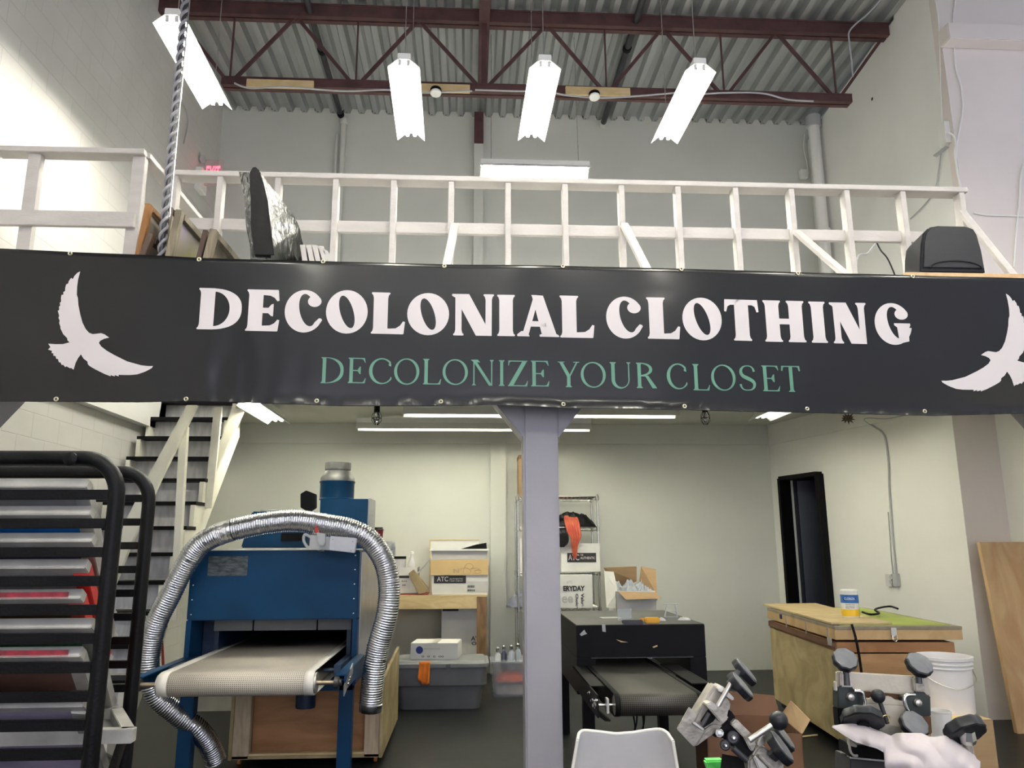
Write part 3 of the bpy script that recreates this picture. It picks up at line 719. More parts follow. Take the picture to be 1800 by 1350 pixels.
# the second bird is the mirror image, measured on the sheet
pl = [PB(u, v) for u, v in bl]; c1 = PB(141, 478); c2 = PB(1766.7, 517.5)
e1 = PB(270, 644.5); e2 = PB(1655, 669.5)
kx = (e2.x-c2.x)/(e1.x-c1.x); kz = (e2.z-c2.z)/(e1.z-c1.z)
conform(MB().add([onb(Vector((c2.x+(p.x-c1.x)*kx, 0, c2.z+(p.z-c1.z)*kz))) for p in pl][::-1], [tuple(range(len(pl)))]).build('bird_emblem', M_print, ban, world=True))
M_brass = pm('brass_grommet', (.62, .58, .42), .3, .8)
for (u, v) in [(124, 446), (351, 457), (568, 460), (781, 467), (989, 469), (1197, 474), (1403, 480), (1604, 486), (100, 702), (328, 702), (557, 705), (775, 706), (990, 711), (1202, 715), (1418, 719), (1625, 723)]:
    p = PB(u, v); o_ = onb(p, .003)
    mb = MB().lathe([(.006, 0), (.0065, .004), (.011, .0055), (.014, .003), (.0145, 0)], o_, (-BN.x, -1, 0), 16)
    mb.add([o_+Vector((math.cos(a)*.0065, -.0045, math.sin(a)*.0065)) for a in [k*math.pi/6 for k in range(12)]], [tuple(range(12))]); mb.mi[-1] = 1
    mb.build('grommet', [M_brass, M_ink], ban, smooth=True, world=True)

# ================================================================== BLUE CONVEYOR DRYER
t = thing('conveyor_dryer', 'large blue steel conveyor dryer with cream mesh belt and silver duct hose in front', 'dryer', (-1.38, 6.5, 0))
def W(mb, name, mat, **k): return mb.build(name, mat, t, world=True, **k)
HX0, HX1 = -1.965, -.782
W(MB().box(HX0, HX1, 5.70, 8.1, 1.04, 1.515), 'hood', M_blue, bevel=.008)
W(MB().box(HX0+.01, HX1-.01, 5.72, 8.08, 1.516, 1.522), 'top_lid', M_grey)
W(MB().box(HX1, HX1+.006, 5.80, 8.08, .66, 1.50), 'steel_side_cover', pm('brushed_side', (.45, .46, .5), .3, .9, var=.1))
# side cheeks and tunnel
for x0, x1 in ((HX0, HX0+.035), (HX1-.035, HX1)):
    W(MB().box(x0, x1, 5.70, 8.1, .60, 1.04), 'side_panel', M_blue, bevel=.003)
W(MB().box(HX0+.14, HX0+.17, 5.9, 8.0, .70, 1.02).box(HX1-.10, HX1-.07, 5.9, 8.0, .70, 1.02).box(HX0+.14, HX1-.07, 7.9, 8.0, .70, 1.02), 'tunnel_wall', M_blued)
W(MB().box(HX0+.04, HX0+.14, 5.96, 5.98, .62, 1.02), 'tunnel_wall', M_blued)
for x0, x1 in ((HX0+.15, HX0+.42), (HX0+.43, HX1-.31), (HX1-.30, HX1-.06)):
    W(MB().box(x0, x1, 5.84, 5.86, .955, 1.04), 'heat_flap', M_greyd, bevel=.003)
W(MB().box(HX0+.04, HX1-.04, 5.9, 8.0, .60, .72), 'tunnel_floor', M_black)
# rivets down both edges of the hood
for x in (HX0+.03, HX1-.03):
    for k in range(5):
        W(MB().lathe([(.007, 0), (.005, .004), (.001, .005)], (x, 5.70, 1.08+k*.10), (0, -1, 0), 8), 'screw', M_chrome)
# worn label patch and scuffs
p0, p1 = PY(367, 978, 5.698), PY(434, 1012, 5.698)
W(MB().box(p0.x, p1.x, 5.697, 5.70, p1.z, p0.z), 'worn_label_patch', pm('worn_label', (.06, .075, .085), .6, var=.6, scale=22, stretch=(1, 1, 4)))
# conveyor table: rails, belt, roller
YF = 4.88
bx0, bx1 = -1.80, -.905
def beltmesh(x0, x1, zt, r, yf, yb, n=10):
    prof = [(yb, zt)]+[(yf, zt)]
    for k in range(1, n+1):
        a = math.pi*k/n; prof.append((yf-r*math.sin(a), zt-r+r*math.cos(a)))
    prof.append((yb, zt-2*r)); return prof
zt, rr = .822, .068
def beltobj(x0, x1, prof, mat, name, nx=1, th=.004):
    mb = MB(); vs = []; cum = [0]
    for a, b in zip(prof, prof[1:]): cum.append(cum[-1]+math.hypot(b[0]-a[0], b[1]-a[1]))
    vs = [(x, y, z) for x in (x0, x1) for y, z in prof]; n = len(prof)
    mb.add(vs, [(i, n+i, n+i+1, i+1) for i in range(n-1)])
    o = mb.build(name, mat, t, world=True, smooth=True)
    uv = o.data.uv_layers.new(name='UVMap')
    for pl_ in o.data.polygons:
        for li in pl_.loop_indices:
            vi = o.data.loops[li].vertex_index; uv.data[li].uv = (x0 if vi < n else x1, cum[vi % n])
    md = o.modifiers.new('s', 'SOLIDIFY'); md.thickness = th
    return o
prof = beltmesh(0, 0, zt, rr, YF, 7.9)
beltobj(bx0+.055, bx1-.055, prof, M_beltw, 'mesh_belt')
prof2 = beltmesh(0, 0, zt+.002, rr+.002, YF, 7.9)
beltobj(bx0, bx0+.056, prof2, M_beltedge, 'belt_edge'); beltobj(bx1-.056, bx1, prof2, M_beltedge, 'belt_edge')
W(MB().cyl((bx0-.012, YF, zt-rr), (bx1+.012, YF, zt-rr), rr-.008, n=24), 'roller', M_steel, smooth=True)
W(MB().cyl((bx0-.12, YF, zt-rr), (bx1+.13, YF, zt-rr), .014), 'roller_shaft', pm('brassy_steel', (.35, .28, .20), .35, .8), smooth=True)
for s_, x in ((-1, bx0-.125), (1, bx1+.125)):
    W(MB().lathe([(.035, -.012), (.035, .012), (.02, .02), (.02, .03)], (x, YF, zt-rr), (s_, 0, 0), 16), 'bearing', M_pipe, smooth=True)
    xr = x+.02*s_
    W(MB().box(xr-.03, xr+.03, YF+.03, 5.75, .785, .795).box(xr+s_*.025-.005, xr+s_*.025+.005, YF+.03, 5.75, .70, .79), 'side_rail', M_blue, bevel=.002)
    W(MB().box(xr-s_*.075-.025, xr-s_*.075+.02, 5.25, 5.75, .73, .80), 'inner_rail', M_blued, bevel=.003)
    W(MB().cyl((xr, 5.3, .76), (xr-s_*.17, 5.3, .76), .012), 'cross_rod', M_blued)
for k in range(3):
    W(MB().lathe([(.011, 0), (.011, .01), (.005, .012), (.005, .022)], (bx1+.178, YF+.07+k*.035, .735+k*.012), (1, -.6, 0), 6), 'bolt', M_chrome)
W(MB().bar((bx1+.172, YF-.01, .705), (bx1+.172, 5.2, .79), .006, .06), 'take_up_bracket', M_steel)
# stand
for x in (HX0+.0, HX1-.11):
    for y in (5.70, 7.95):
        W(MB().box(x, x+.095, y, y+.09, 0, .64 if y < 6 else .62), 'leg', M_blue, bevel=.004)
W(MB().box(HX0, HX1-.015, 5.70, 5.78, .565, .635), 'cross_member', M_blue, bevel=.004)
W(MB().box(HX0, HX1-.015, 7.97, 8.04, .54, .60), 'cross_member', M_blue, bevel=.004)
p = PY(536, 1240, 5.86)
W(MB().lathe([(.068, .0), (.07, .01), (.07, .20), (.055, .21)], (p.x, 5.88, .425), (0, 0, 1), 24), 'motor', M_blued, smooth=True)
W(MB().box(p.x+.045, p.x+.075, 5.79, 5.80, .56, .61), 'motor_plate', M_grey)
# control head, fan stack
hd = [PY(u, v, 6.9) for u, v in ((423, 963), (443, 899), (540, 901), (540, 963))]
W(MB().prism(hd, (0, .55, 0)), 'control_head', M_blue, bevel=.01)
p0, p1 = PY(495, 937, 6.89), PY(533, 951, 6.89)
W(MB().box(p0.x, p1.x, 6.88, 6.90, p1.z, p0.z), 'control_window', M_black)
p0 = PY(478, 898, 7.1); W(MB().lathe([(.10, 0), (.10, .012), (.06, .016)], (p0.x, 7.1, p0.z-.006), (0, 0, 1), 24), 'vent_cap', M_grey, smooth=True)
p0, p1 = PY(563, 877, 6.9), PY(644, 960, 6.9)
W(MB().box(p0.x, p1.x, 6.9, 7.3, 1.52, p0.z), 'fan_box', M_blue, bevel=.004)
p2 = PY(652, 870, 6.9)
W(MB().box(p1.x, p1.x+.02, 6.92, 7.3, 1.52, p0.z+.005), 'fan_box_side', M_grey)
ps = PY(592, 877, 7.1); r0 = .152
z1, z2, z3, z4, z5 = [PY(592, v, 7.0).z for v in (877, 845, 841, 826, 812)]
W(MB().lathe([(r0, 0), (r0+.004, .004), (r0+.004, .012), (r0, .016), (r0, z2-p0.z-.02), (r0+.006, z2-p0.z-.01), (r0+.006, z2-p0.z)], (ps.x, 7.1, p0.z), n=32), 'fan_housing', M_blue, smooth=True)
W(MB().lathe([(r0, 0), (r0, .03), (.112, z4-z2-.005), (.108, z4-z2), (.116, z4-z2+.01), (.116, z5-z2), (.108, z5-z2), (.105, z4-z2+.02)], (ps.x, 7.1, z2), n=32), 'flue_cone', pm('dull_galvanised', (.19, .19, .185), .5, .5, var=.3, scale=9), smooth=True)
W(MB().tube(spl([PY(648, 890, 7.1), PY(654, 905, 7.1), PY(650, 925, 7.1), PY(655, 945, 7.1)]), .006, 6), 'wire', M_rubber)
# little black sensor on a stalk
st = [PY(538, 900, 6.7), PY(540, 935, 6.7)]
W(MB().cyl(st[0], st[1], .012), 'stalk', M_steel)
bxp = [PY(u, v, 6.6) for u, v in ((528, 868), (538, 862), (553, 868), (553, 892), (541, 900), (528, 892))]
W(MB().prism(bxp, (0, .10, 0)), 'sensor_box', M_rubber, bevel=.003)
# grey electrical box hanging on the hose side
eb = thing('switch_box', 'pale grey electrical switch box resting on the blue dryer in front of the duct hose', 'switch box', (0, 5.6, 1.52))
c = PY(565, 955, 5.60); eb.location = (c.x, 5.60, 1.523)
def E_(mb, name, mat, **k): return mb.build(name, mat, eb, world=True, **k)
E_(MB().pp([(545, 940), (580, 944), (580, 967), (543, 965)], 5.34, .05), 'box_body', M_grey, bevel=.004)
E_(MB().pp([(580, 942), (627, 946), (623, 972), (578, 967)], 5.32, .05), 'box_cover', pm('pale_grey_cover', (.47, .48, .53), .45), bevel=.004)
E_(MB().pp([(556, 936), (571, 938), (572, 956), (560, 957)], 5.31, .03), 'bracket', M_grey, bevel=.002)
E_(MB().lathe([(.018, 0), (.018, .012), (.012, .014)], PY(566, 955, 5.31), (0, -1, 0), 16), 'dial', M_grey, smooth=True)
E_(MB().pp([(553, 926), (558, 924), (560, 936), (554, 937)], 5.305, .02), 'red_lever', M_red, label='red lever')
E_(MB().tube(spl([PY(546, 944, 5.36), PY(536, 940, 5.36), PY(534, 950, 5.36), PY(540, 961, 5.36), PY(546, 962, 5.36)]), .010, 8), 'conduit_loop', M_grey, smooth=True)
for (u, v) in ((585, 948), (620, 952), (617, 968)):
    E_(MB().lathe([(.004, 0), (.003, .003)], PY(u, v, 5.32), (0, -1, 0), 6), 'screw', M_chrome)
E_(MB().bar(PY(560, 966, 5.36), PY(566, 969, 5.72), .03, .006), 'support_arm', M_steel)
# ------------------------------------------------------------------ foil hose
hose = thing('duct_hose', 'flexible silver aluminium duct hose arched over the front of the blue dryer', 'duct hose', (-1.4, 5.5, 0))
hp = [(652, 1236, 5.52), (656, 1190, 5.5), (664, 1140, 5.48), (680, 1080, 5.45), (684, 1030, 5.45), (674, 985, 5.45), (648, 948, 5.45), (612, 930, 5.46), (570, 922, 5.48), (520, 915, 5.50), (470, 919, 5.5), (425, 928, 5.5), (388, 938, 5.5), (352, 958, 5.52), (325, 995, 5.54), (300, 1045, 5.56), (275, 1095, 5.58), (264, 1140, 5.6), (262, 1185, 5.62), (276, 1225, 5.66), (312, 1256, 5.72), (345, 1280, 5.78), (368, 1310, 5.86), (382, 1345, 5.93), (392, 1385, 5.98)]
path = spl([PY(*p) for p in hp], 60)
# even out to equal steps
acc = [path[0]]; step = .0032
for p in path[1:]:
    while (p-acc[-1]).length >= step: acc.append(acc[-1]+(p-acc[-1]).normalized()*step)
acc = [p for p in acc if p.z > .08]
per = 5
def rfun(i):
    base = .0685 if i > len(acc)*.60 else .072
    return base*(1+.018*noise.noise(Vector((i*.01, 0, 0))))+(.0042 if i % per in (0,) else (-.0012 if i % per in (2, 3) else .001))+(.003 if i % 23 == 0 else 0)
MB().tube(acc, .07, 26, False, rfun).build('hose_wall', M_foil, hose, world=True, smooth='all')
MB().tube(acc[::12], .062, 16, False).build('hose_lining', M_greyd, hose, world=True, smooth='all')
d = (acc[0]-acc[10]).normalized()
MB().tube([acc[0]-d*.005, acc[0]+d*.05, acc[0]+d*.052, acc[0]+d*.045], .075, 28, False, lambda i: (.075, .075, .070, .068)[i])   .build('end_collar', M_foil, hose, world=True, smooth='all')
k = min(range(len(acc)), key=lambda i: (acc[i]-PY(396, 935, 5.5)).length)
seg = acc[k-16:k+17]
MB().tube(seg, .076, 20, False, lambda i: .077+.004*noise.noise(Vector((i*.6, 2, 1)))).build('foil_tape', pm('foil_tape', (.78, .78, .80), .3, 1, bump=1, bscale=30), hose, world=True, smooth='all')

# ------------------------------------------------------------------ crate under the dryer
t = thing('wooden_crate', 'open plywood crate on casters standing under the blue dryer', 'crate', (-1.1, 6.4, 0))
c0, c1, c2, c3 = [PY(u, 1300, 6.05).x for u in (406, 440, 641, 668)]
W(MB().box(c0, c1, 6.02, 6.09, .055, .585), 'corner_post', M_pinev, bevel=.004)
W(MB().box(c2, c3, 6.02, 6.09, .055, .585), 'corner_post', M_pinev, bevel=.004)
W(MB().box(c1, c2, 6.10, 6.12, .085, .585), 'front_panel', M_plyo)
W(MB().box(c1, c2, 6.03, 6.09, .055, .09), 'bottom_rail', M_pine)
p1 = PY(692, 1143, 7.0)
W(MB().prism([(c3+.0, 6.0, .055), (c3+.0, 7.25, .055), (c3+.0, 7.25, p1.z+.0), (c3+.0, 6.9, p1.z-.02), (c3+.0, 6.0, .585)], (.022, 0, 0)), 'side_panel', M_plyy, bevel=.002)
W(MB().prism([(c0, 6.0, .055), (c0, 7.2, .055), (c0, 7.2, .585), (c0, 6.0, .585)], (.022, 0, 0)), 'side_panel', M_plyy)
W(MB().box(c0, c3, 6.02, 7.2, .055, .075), 'floor_board', M_plyy)
for x in (c0+.05, c3-.035):
    for y in (6.12, 7.0):
        cs = W(MB().lathe([(.026, -.012), (.028, -.006), (.028, .006), (.026, .012)], (x, y, .028), (1, 0, 0), 16), 'caster', pm('amber_caster', (.45, .16, .04), .4), smooth=True)
# leaning board behind hose, left
t = tag(MB().prism([(-2.62, 8.0, .0), (-2.05, 8.0, .0), (-2.05, 8.28, 1.06), (-2.10, 8.29, 1.10), (-2.55, 8.29, 1.10), (-2.62, 8.28, 1.04)], (0, .02, 0)).build('panel_board', pm('stained_board', (.38, .36, .30), .7, var=.18, scale=3), None), 'stained grey board leaning behind the left of the blue dryer', 'board')
tag(MB().bar(PY(283, 1095, 7.6), PZ(290, 1240, 0.0) if False else PY(288, 1190, 7.5), .02, .012).build('red_stick', M_red, None), 'thin red stick standing between the hose and the stained board', 'stick')
# red coffee cup on the dryer
p = PY(669, 948, 7.75); q = PY(669, 919, 7.75); t = thing('coffee_cup', 'red paper coffee cup with dark lid on top of the dryer beside the hose', 'cup', (-.90, 7.75, 1.522))
W(MB().lathe([(.045, 0), (.046, .004), (.058, .17)], (-.90, 7.75, 1.522), n=24), 'cup_body', pm('red_cup', (.20, .012, .015), .4), smooth=True)
W(MB().lathe([(.061, .17), (.062, .18), (.054, .185), (.052, .20), (.0, .20)], (-.90, 7.75, 1.522), n=24), 'lid', pm('brown_lid', (.03, .015, .012), .35), smooth=True)

# ================================================================== WORKBENCH AT THE BACK WALL
YW = 9.25
zt = PY(800, 1046, YW).z
t = thing('workbench', 'pine workbench standing against the back wall', 'workbench', (-.6, 9.6, 0))
xr_ = PY(856, 1060, YW).x; xl_ = -1.9
W(MB().box(xl_, xr_, YW, 9.95, zt-.02, zt), 'bench_top', M_pine)
W(MB().box(xl_, PY(838, 1060, YW).x, YW+.002, YW+.04, zt-.155, zt-.02), 'apron', M_pine, bevel=.003)
lx = PY(838, 1100, YW).x
W(MB().box(lx, xr_, YW+.002, YW+.09, 0, zt-.02), 'leg', M_pined, bevel=.003)
W(MB().box(lx, xr_, 9.84, 9.93, 0, zt-.02), 'leg', M_pined, bevel=.003)
W(MB().box(xl_, xl_+.1, YW, YW+.09, 0, zt-.02), 'leg', M_pined); W(MB().box(xl_, xl_+.1, 9.84, 9.93, 0, zt-.02), 'leg', M_pined)
zs = PY(800, 1172, YW).z
W(MB().box(xl_+.1, lx, YW+.05, 9.9, zs-.04, zs), 'lower_shelf', M_pine)
ZT = zt
def carton(name, label, x0, x1, y0, y1, z0, z1, mat, group=None, cat='box', open_top=False, rz=0):
    tt = thing(name, label, cat, ((x0+x1)/2, (y0+y1)/2, z0), rz, group)
    w_, d_, h_ = (x1-x0)/2, (y1-y0)/2, z1-z0
    if not open_top: MB().box(-w_, w_, -d_, d_, 0, h_).build('carton_body', mat, tt, bevel=.004)
    else:
        s_ = .006; mb = MB()
        mb.box(-w_, w_, -d_, -d_+s_, 0, h_).box(-w_, w_, d_-s_, d_, 0, h_).box(-w_, -w_+s_, -d_, d_, 0, h_).box(w_-s_, w_, -d_, d_, 0, h_).box(-w_, w_, -d_, d_, 0, s_)
        mb.build('carton_body', mat, tt)
    return tt
# ATC carton with a tan flap
a, c = PY(759, 1042, 9.3), PY(858, 985, 9.3)
bt_ = carton('shirt_carton', 'white shirt carton with a tan flap and black label on the workbench', a.x, c.x, 9.3, 9.75, ZT, c.z, M_box)
f0, f1 = PY(757, 1011, 9.285), PY(858, 984, 9.285)
MB().box(f0.x, f1.x, 9.28, 9.288, f0.z, f1.z+.004).build('front_flap', M_cardt, bt_, world=True)
def flat(parent, u0, v0, u1, v1, y, mat, name, d=.003):
    a, b = PY(u0, v0, y), PY(u1, v1, y)
    return MB().box(a.x, b.x, y-d, y, b.z, a.z).build(name, mat, parent, world=True)
def wtext(parent, body, u0, v0, u1, v1, y, mat, name='printed_text', bold=.012):
    """v1 is the lower edge"""
    a, b = PY(u0, v1, y), PY(u1, v0, y)
    return text(body, name, mat, parent, (a.x, y-.0045, a.z), (1, 0, 0), (0, 0, 1), b.x-a.x, b.z-a.z, bold=bold)
M_pt = pm('printed_grey', (.42, .42, .42), .6)
flat(bt_, 763, 1012, 819, 1025, 9.298, M_ink, 'black_label')
wtext(bt_, 'ATC', 768, 1013.5, 788, 1022, 9.296, M_print)
wtext(bt_, 'AUTHENTIC', 790, 1016, 814, 1019, 9.296, M_pt); wtext(bt_, 'T-SHIRT COMPANY', 790, 1020, 814, 1022.5, 9.296, M_pt)
flat(bt_, 821, 1022, 857, 1041, 9.298, pm('label_paper', (.50, .50, .49), .6), 'shipping_label')
mb = MB(); rnd = random.Random(3)
for row, (v0, v1) in enumerate(((1029, 1033), (1036, 1039.5))):
    u = 822
    while u < 835:
        w_ = rnd.uniform(.4, 1.0); a, b = PY(u, v0, 9.29), PY(u+w_, v1, 9.29); mb.box(a.x, b.x, 9.2925, 9.2935, b.z, a.z); u += w_+rnd.uniform(.4, .8)
o_ = mb.build('barcode', M_ink, bt_, world=True)
wtext(bt_, 'N', 797, 1000, 807, 1007, 9.279, pm('pencil', (.42, .32, .2), .7))
pts = [(812, 1006), (810, 1000), (820, 998), (828, 1004), (824, 1008), (815, 1008), (818, 994), (826, 990), (832, 996), (828, 1000), (838, 998), (846, 1004), (840, 1008), (834, 1004), (842, 1001)]
MB().tube(spl([PY(u, v, 9.277) for u, v in pts], 4), .0018, 4).build('pencil_doodle', MATS['pencil'], bt_, world=True)
# tray on the carton
ztr = f1.z+.006
t = thing('plastic_tray', 'shallow white plastic tray stacked on the shirt carton', 'tray', (PY(806, 970, 9.5).x, 9.52, ztr))
x0, x1 = PY(757, 975, 9.3).x, PY(858, 975, 9.3).x; z0, z1 = ztr, PY(806, 968, 9.3).z+.02
mb = MB(); s_ = .008
mb.prism([(x0+.02, 9.32, z0), (x1-.02, 9.32, z0), (x1-.005, 9.295, z1), (x0+.005, 9.295, z1)], (0, s_, 0)); mb.prism([(x0+.02, 9.72, z0), (x1-.02, 9.72, z0), (x1-.005, 9.74, z1), (x0+.005, 9.74, z1)], (0, -s_, 0))
mb.prism([(x0+.02, 9.32, z0), (x0+.02, 9.72, z0), (x0+.005, 9.74, z1), (x0+.005, 9.295, z1)], (s_, 0, 0)); mb.prism([(x1-.02, 9.32, z0), (x1-.02, 9.72, z0), (x1-.005, 9.74, z1), (x1-.005, 9.295, z1)], (-s_, 0, 0))
mb.box(x0+.02, x1-.02, 9.32, 9.72, z0, z0+s_)
W(mb, 'tray_body', M_whitep)
W(MB().box(x0-.005, x1+.005, 9.275, 9.30, z1-.02, z1).box(x0-.005, x1+.005, 9.735, 9.76, z1-.02, z1).box(x0-.01, x0+.012, 9.28, 9.76, z1-.02, z1).box(x1-.012, x1+.01, 9.28, 9.76, z1-.02, z1), 'rim', M_white)
bk = tag(MB().prism([PY(u, v, 9.4) for u, v in ((785, 972), (838, 957), (855, 954), (856, 967), (800, 973))], (0, .22, 0)).build('black_folder', M_rubber, None), 'black folder lying tilted in the white tray', 'folder')
pa, pb_ = PY(755, 968, 9.86), PY(842, 948, 9.86)
t = thing('picture_frame', 'thin pale framed board leaning against the back wall behind the tray', 'frame', ((pa.x+pb_.x)/2, 9.86, ZT))
W(MB().box(pa.x, pb_.x, 9.86, 9.875, ZT, pb_.z), 'board', M_white)
W(MB().box(pa.x, pb_.x, 9.85, 9.88, pb_.z-.012, pb_.z).box(pa.x-.0, pa.x+.014, 9.85, 9.88, ZT, pb_.z), 'rim', M_pine)
# left carton with bottles
a, c = PY(690, 1042, 9.35), PY(735, 997, 9.35)
cb_ = carton('supply_carton', 'small white carton holding bottles on the workbench behind the hose', a.x-.1, c.x, 9.35, 9.65, ZT+.012, c.z, M_box, open_top=True)
flat(cb_, 690, 1012, 719, 1016, 9.348, M_ink, 'black_band'); flat(cb_, 702, 1017, 721, 1036, 9.348, M_whitep, 'paper_label')
wtext(cb_, 'BLACK', 706, 1020, 716, 1023, 9.346, M_ink); wtext(cb_, 'INK', 707, 1027, 714, 1030, 9.346, M_ink)
tag(MB().box(a.x-.12, c.x+.12, 9.33, 9.67, ZT, ZT+.012).build('red_sheet', M_red, None), 'red sheet under the small carton on the workbench', 'sheet')
p = PY(724, 1000, 9.45); zb = ZT+.019
t = thing('spray_bottle', 'white bottle with narrow neck standing in the small carton', 'bottle', (p.x, 9.45, zb))
zt_ = PY(724, 969, 9.45).z-zb
MB().lathe([(.045, 0), (.047, .01), (.047, zt_-.13), (.03, zt_-.085), (.018, zt_-.06), (.018, zt_-.03)], n=20).build('bottle_body', M_whitep, t, smooth=True)
MB().lathe([(.021, zt_-.03), (.021, zt_-.005), (.014, zt_)], n=16).build('cap', M_white, t, smooth=True)
p = PY(702, 1000, 9.5); z_ = PY(702, 978, 9.5).z
t = thing('ink_jar', 'round white jar with black lid in the small carton', 'jar', (p.x, 9.5, zb))
MB().lathe([(.07, 0), (.075, .01), (.075, z_-zb-.03)], n=24).build('jar_body', M_whitep, t, smooth=True)
MB().lathe([(.078, z_-zb-.03), (.078, z_-zb), (.0, z_-zb)], n=24).build('lid', M_rubber, t, smooth=True)
# squeegee: wooden block with blade
t = thing('squeegee', 'wooden squeegee leaning on the white shirt carton', 'squeegee', (PY(735, 1044, 9.2).x, 9.26, ZT))
bk_ = [PY(u, v, 9.262) for u, v in ((718, 1008), (727, 1001), (753, 1035), (748, 1042), (735, 1044.5))]
W(MB().prism(bk_, (0, .09, 0)), 'wooden_block', M_pined if False else wood('squeegee_wood', (.27, .20, .10), (.42, .32, .17)), bevel=.004)
W(MB().prism([PY(u, v, 9.29) for u, v in ((731, 1010), (735, 1009), (757, 984), (754, 984))], (0, .03, 0)), 'blade_strip', M_grey)
# galvanised sheet and items behind the hose
tag(MB().pp([(678, 952), (695, 951), (695, 1044), (678, 1044)], 9.5, .02).build('metal_sheet', pm('galvanised_sheet', (.45, .46, .46), .4, .7, var=.3, scale=14), None), 'small galvanised sheet standing on the workbench behind the hose', 'sheet')
# under the bench
a, c = PY(775, 1172, 9.45), PY(839, 1068, 9.45)
ub = carton('torn_carton', 'tall torn white carton with black lettering on the lower shelf of the workbench', a.x, c.x+.04, 9.45, 9.85, zs+.002, c.z-.01, M_box)
wtext(ub, 'AY', 828, 1118, 842, 1126, 9.448, M_ink); wtext(ub, 'OI', 829, 1128, 840, 1134, 9.448, M_ink)
flat(ub, 778, 1070, 806, 1074, 9.447, M_ink, 'dark_tear')
# grey tote with lid
zf = 0
t = thing('storage_tote', 'large grey plastic storage tote with lid on the floor before the workbench', 'tote', (-.22, 8.2, 0))
x0, x1 = PY(700, 1200, 7.9).x, PY(846, 1200, 7.9).x; ztp = PY(780, 1166, 7.9).z
def tap(x0, x1, y0, y1, z0, z1, k, r=.05, n=5):
    """tapered rounded tub side, ring pairs"""
    rings = []
    for z in (z0, z1):
        e = k*(z1-z)/(z1-z0); pts = []
        for cx, cy, a0 in ((x1-e-r, y1-e-r, 0), (x0+e+r, y1-e-r, 90), (x0+e+r, y0+e+r, 180), (x1-e-r, y0+e+r, 270)):
            for j in range(n+1):
                a = R(a0+90*j/n); pts.append((cx+r*math.cos(a), cy+r*math.sin(a), z))
        rings.append(pts)
    return rings
def tub(mb, *a, **k):
    r_ = tap(*a, **k); n = len(r_[0]); mb.add(r_[0]+r_[1], [(i, (i+1) % n, n+(i+1) % n, n+i) for i in range(n)]+[tuple(range(n)), tuple(range(n, 2*n))]); return mb
W(tub(MB(), x0-.04, x1+.04, 7.88, 8.42, 0, ztp-.02, .05, r=.06), 'tub', M_greyd, smooth=True)
W(tub(MB(), x0-.052, x1+.052, 7.868, 8.432, ztp-.20, ztp-.03, .004, r=.06), 'shoulder', M_greyd, smooth=True)
W(tub(MB(), x0-.075, x1+.075, 7.85, 8.45, ztp-.035, ztp, .0, r=.07), 'lid', M_greyl, smooth=True, bevel=.004)
W(tub(MB(), x0-.03, x1+.03, 7.90, 8.40, ztp, ztp+.02, -.02, r=.06), 'lid_panel', M_greyl, smooth=True)
W(MB().box(-.215, -.17, 7.838, 7.86, ztp-.06, ztp+.0), 'latch', M_greyd)
t = thing('orange_rag', 'orange rag hanging out from under the grey tote lid', 'rag', (PY(745, 1165, 7.83).x, 7.83, .4))
pts = [(737, 1163), (756, 1162), (757, 1180), (755, 1205), (746, 1202), (735, 1194)]
mb = MB(); cpts = [PY(u, v, 7.835) for u, v in pts]
grid = []
for i in range(9):
    s_ = i/8
    L_ = Vector(cpts[0]).lerp(cpts[5], s_); R_ = Vector(cpts[1]).lerp(cpts[3] if s_ > .5 else cpts[3], s_)
    grid.append([L_.lerp(R_, j/8)+Vector((0, -.018*(1+math.sin(j*1.9+s_*2))*s_, -.02*s_*math.sin(j*.5))) for j in range(9)])
mb.add([p for g in grid for p in g], [(i*9+j, i*9+j+1, (i+1)*9+j+1, (i+1)*9+j) for i in range(8) for j in range(8)])
o = mb.build('rag_cloth', M_orange, t, world=True, smooth='all'); md = o.modifiers.new('s', 'SOLIDIFY'); md.thickness = .004
# small white carton on the tote
a, c = PY(724, 1153, 8.0), PY(808, 1128, 8.0)
sc_ = carton('flat_carton', 'flat white taped carton lying on the grey tote', a.x, c.x, 8.0, 8.36, ztp+.021, ztp+.021+.155, M_box, rz=R(-6))
h_ = .155; w_ = (c.x-a.x)/2
MB().box(-.03, .03, -.182, .182, h_, h_+.002).build('packing_tape', pm('tape', (.48, .46, .42), .3), sc_)
lg = MB().lathe([(.036, 0), (.036, .002), (0, .002)], (-.16*.9, -.18, .09), (0, -1, 0), 20).build('round_logo', pm('navy_print', (.02, .04, .22), .5), sc_)
text('MERCHANDISE', 'printed_text', M_pt, sc_, (-.10, -.184, .095), (1, 0, 0), (0, 0, 1), .16, .014, world=False)
text('o  o  o  oo', 'printed_marks', M_ink, sc_, (-.12, -.184, .022), (1, 0, 0), (0, 0, 1), .22, .016, world=False)
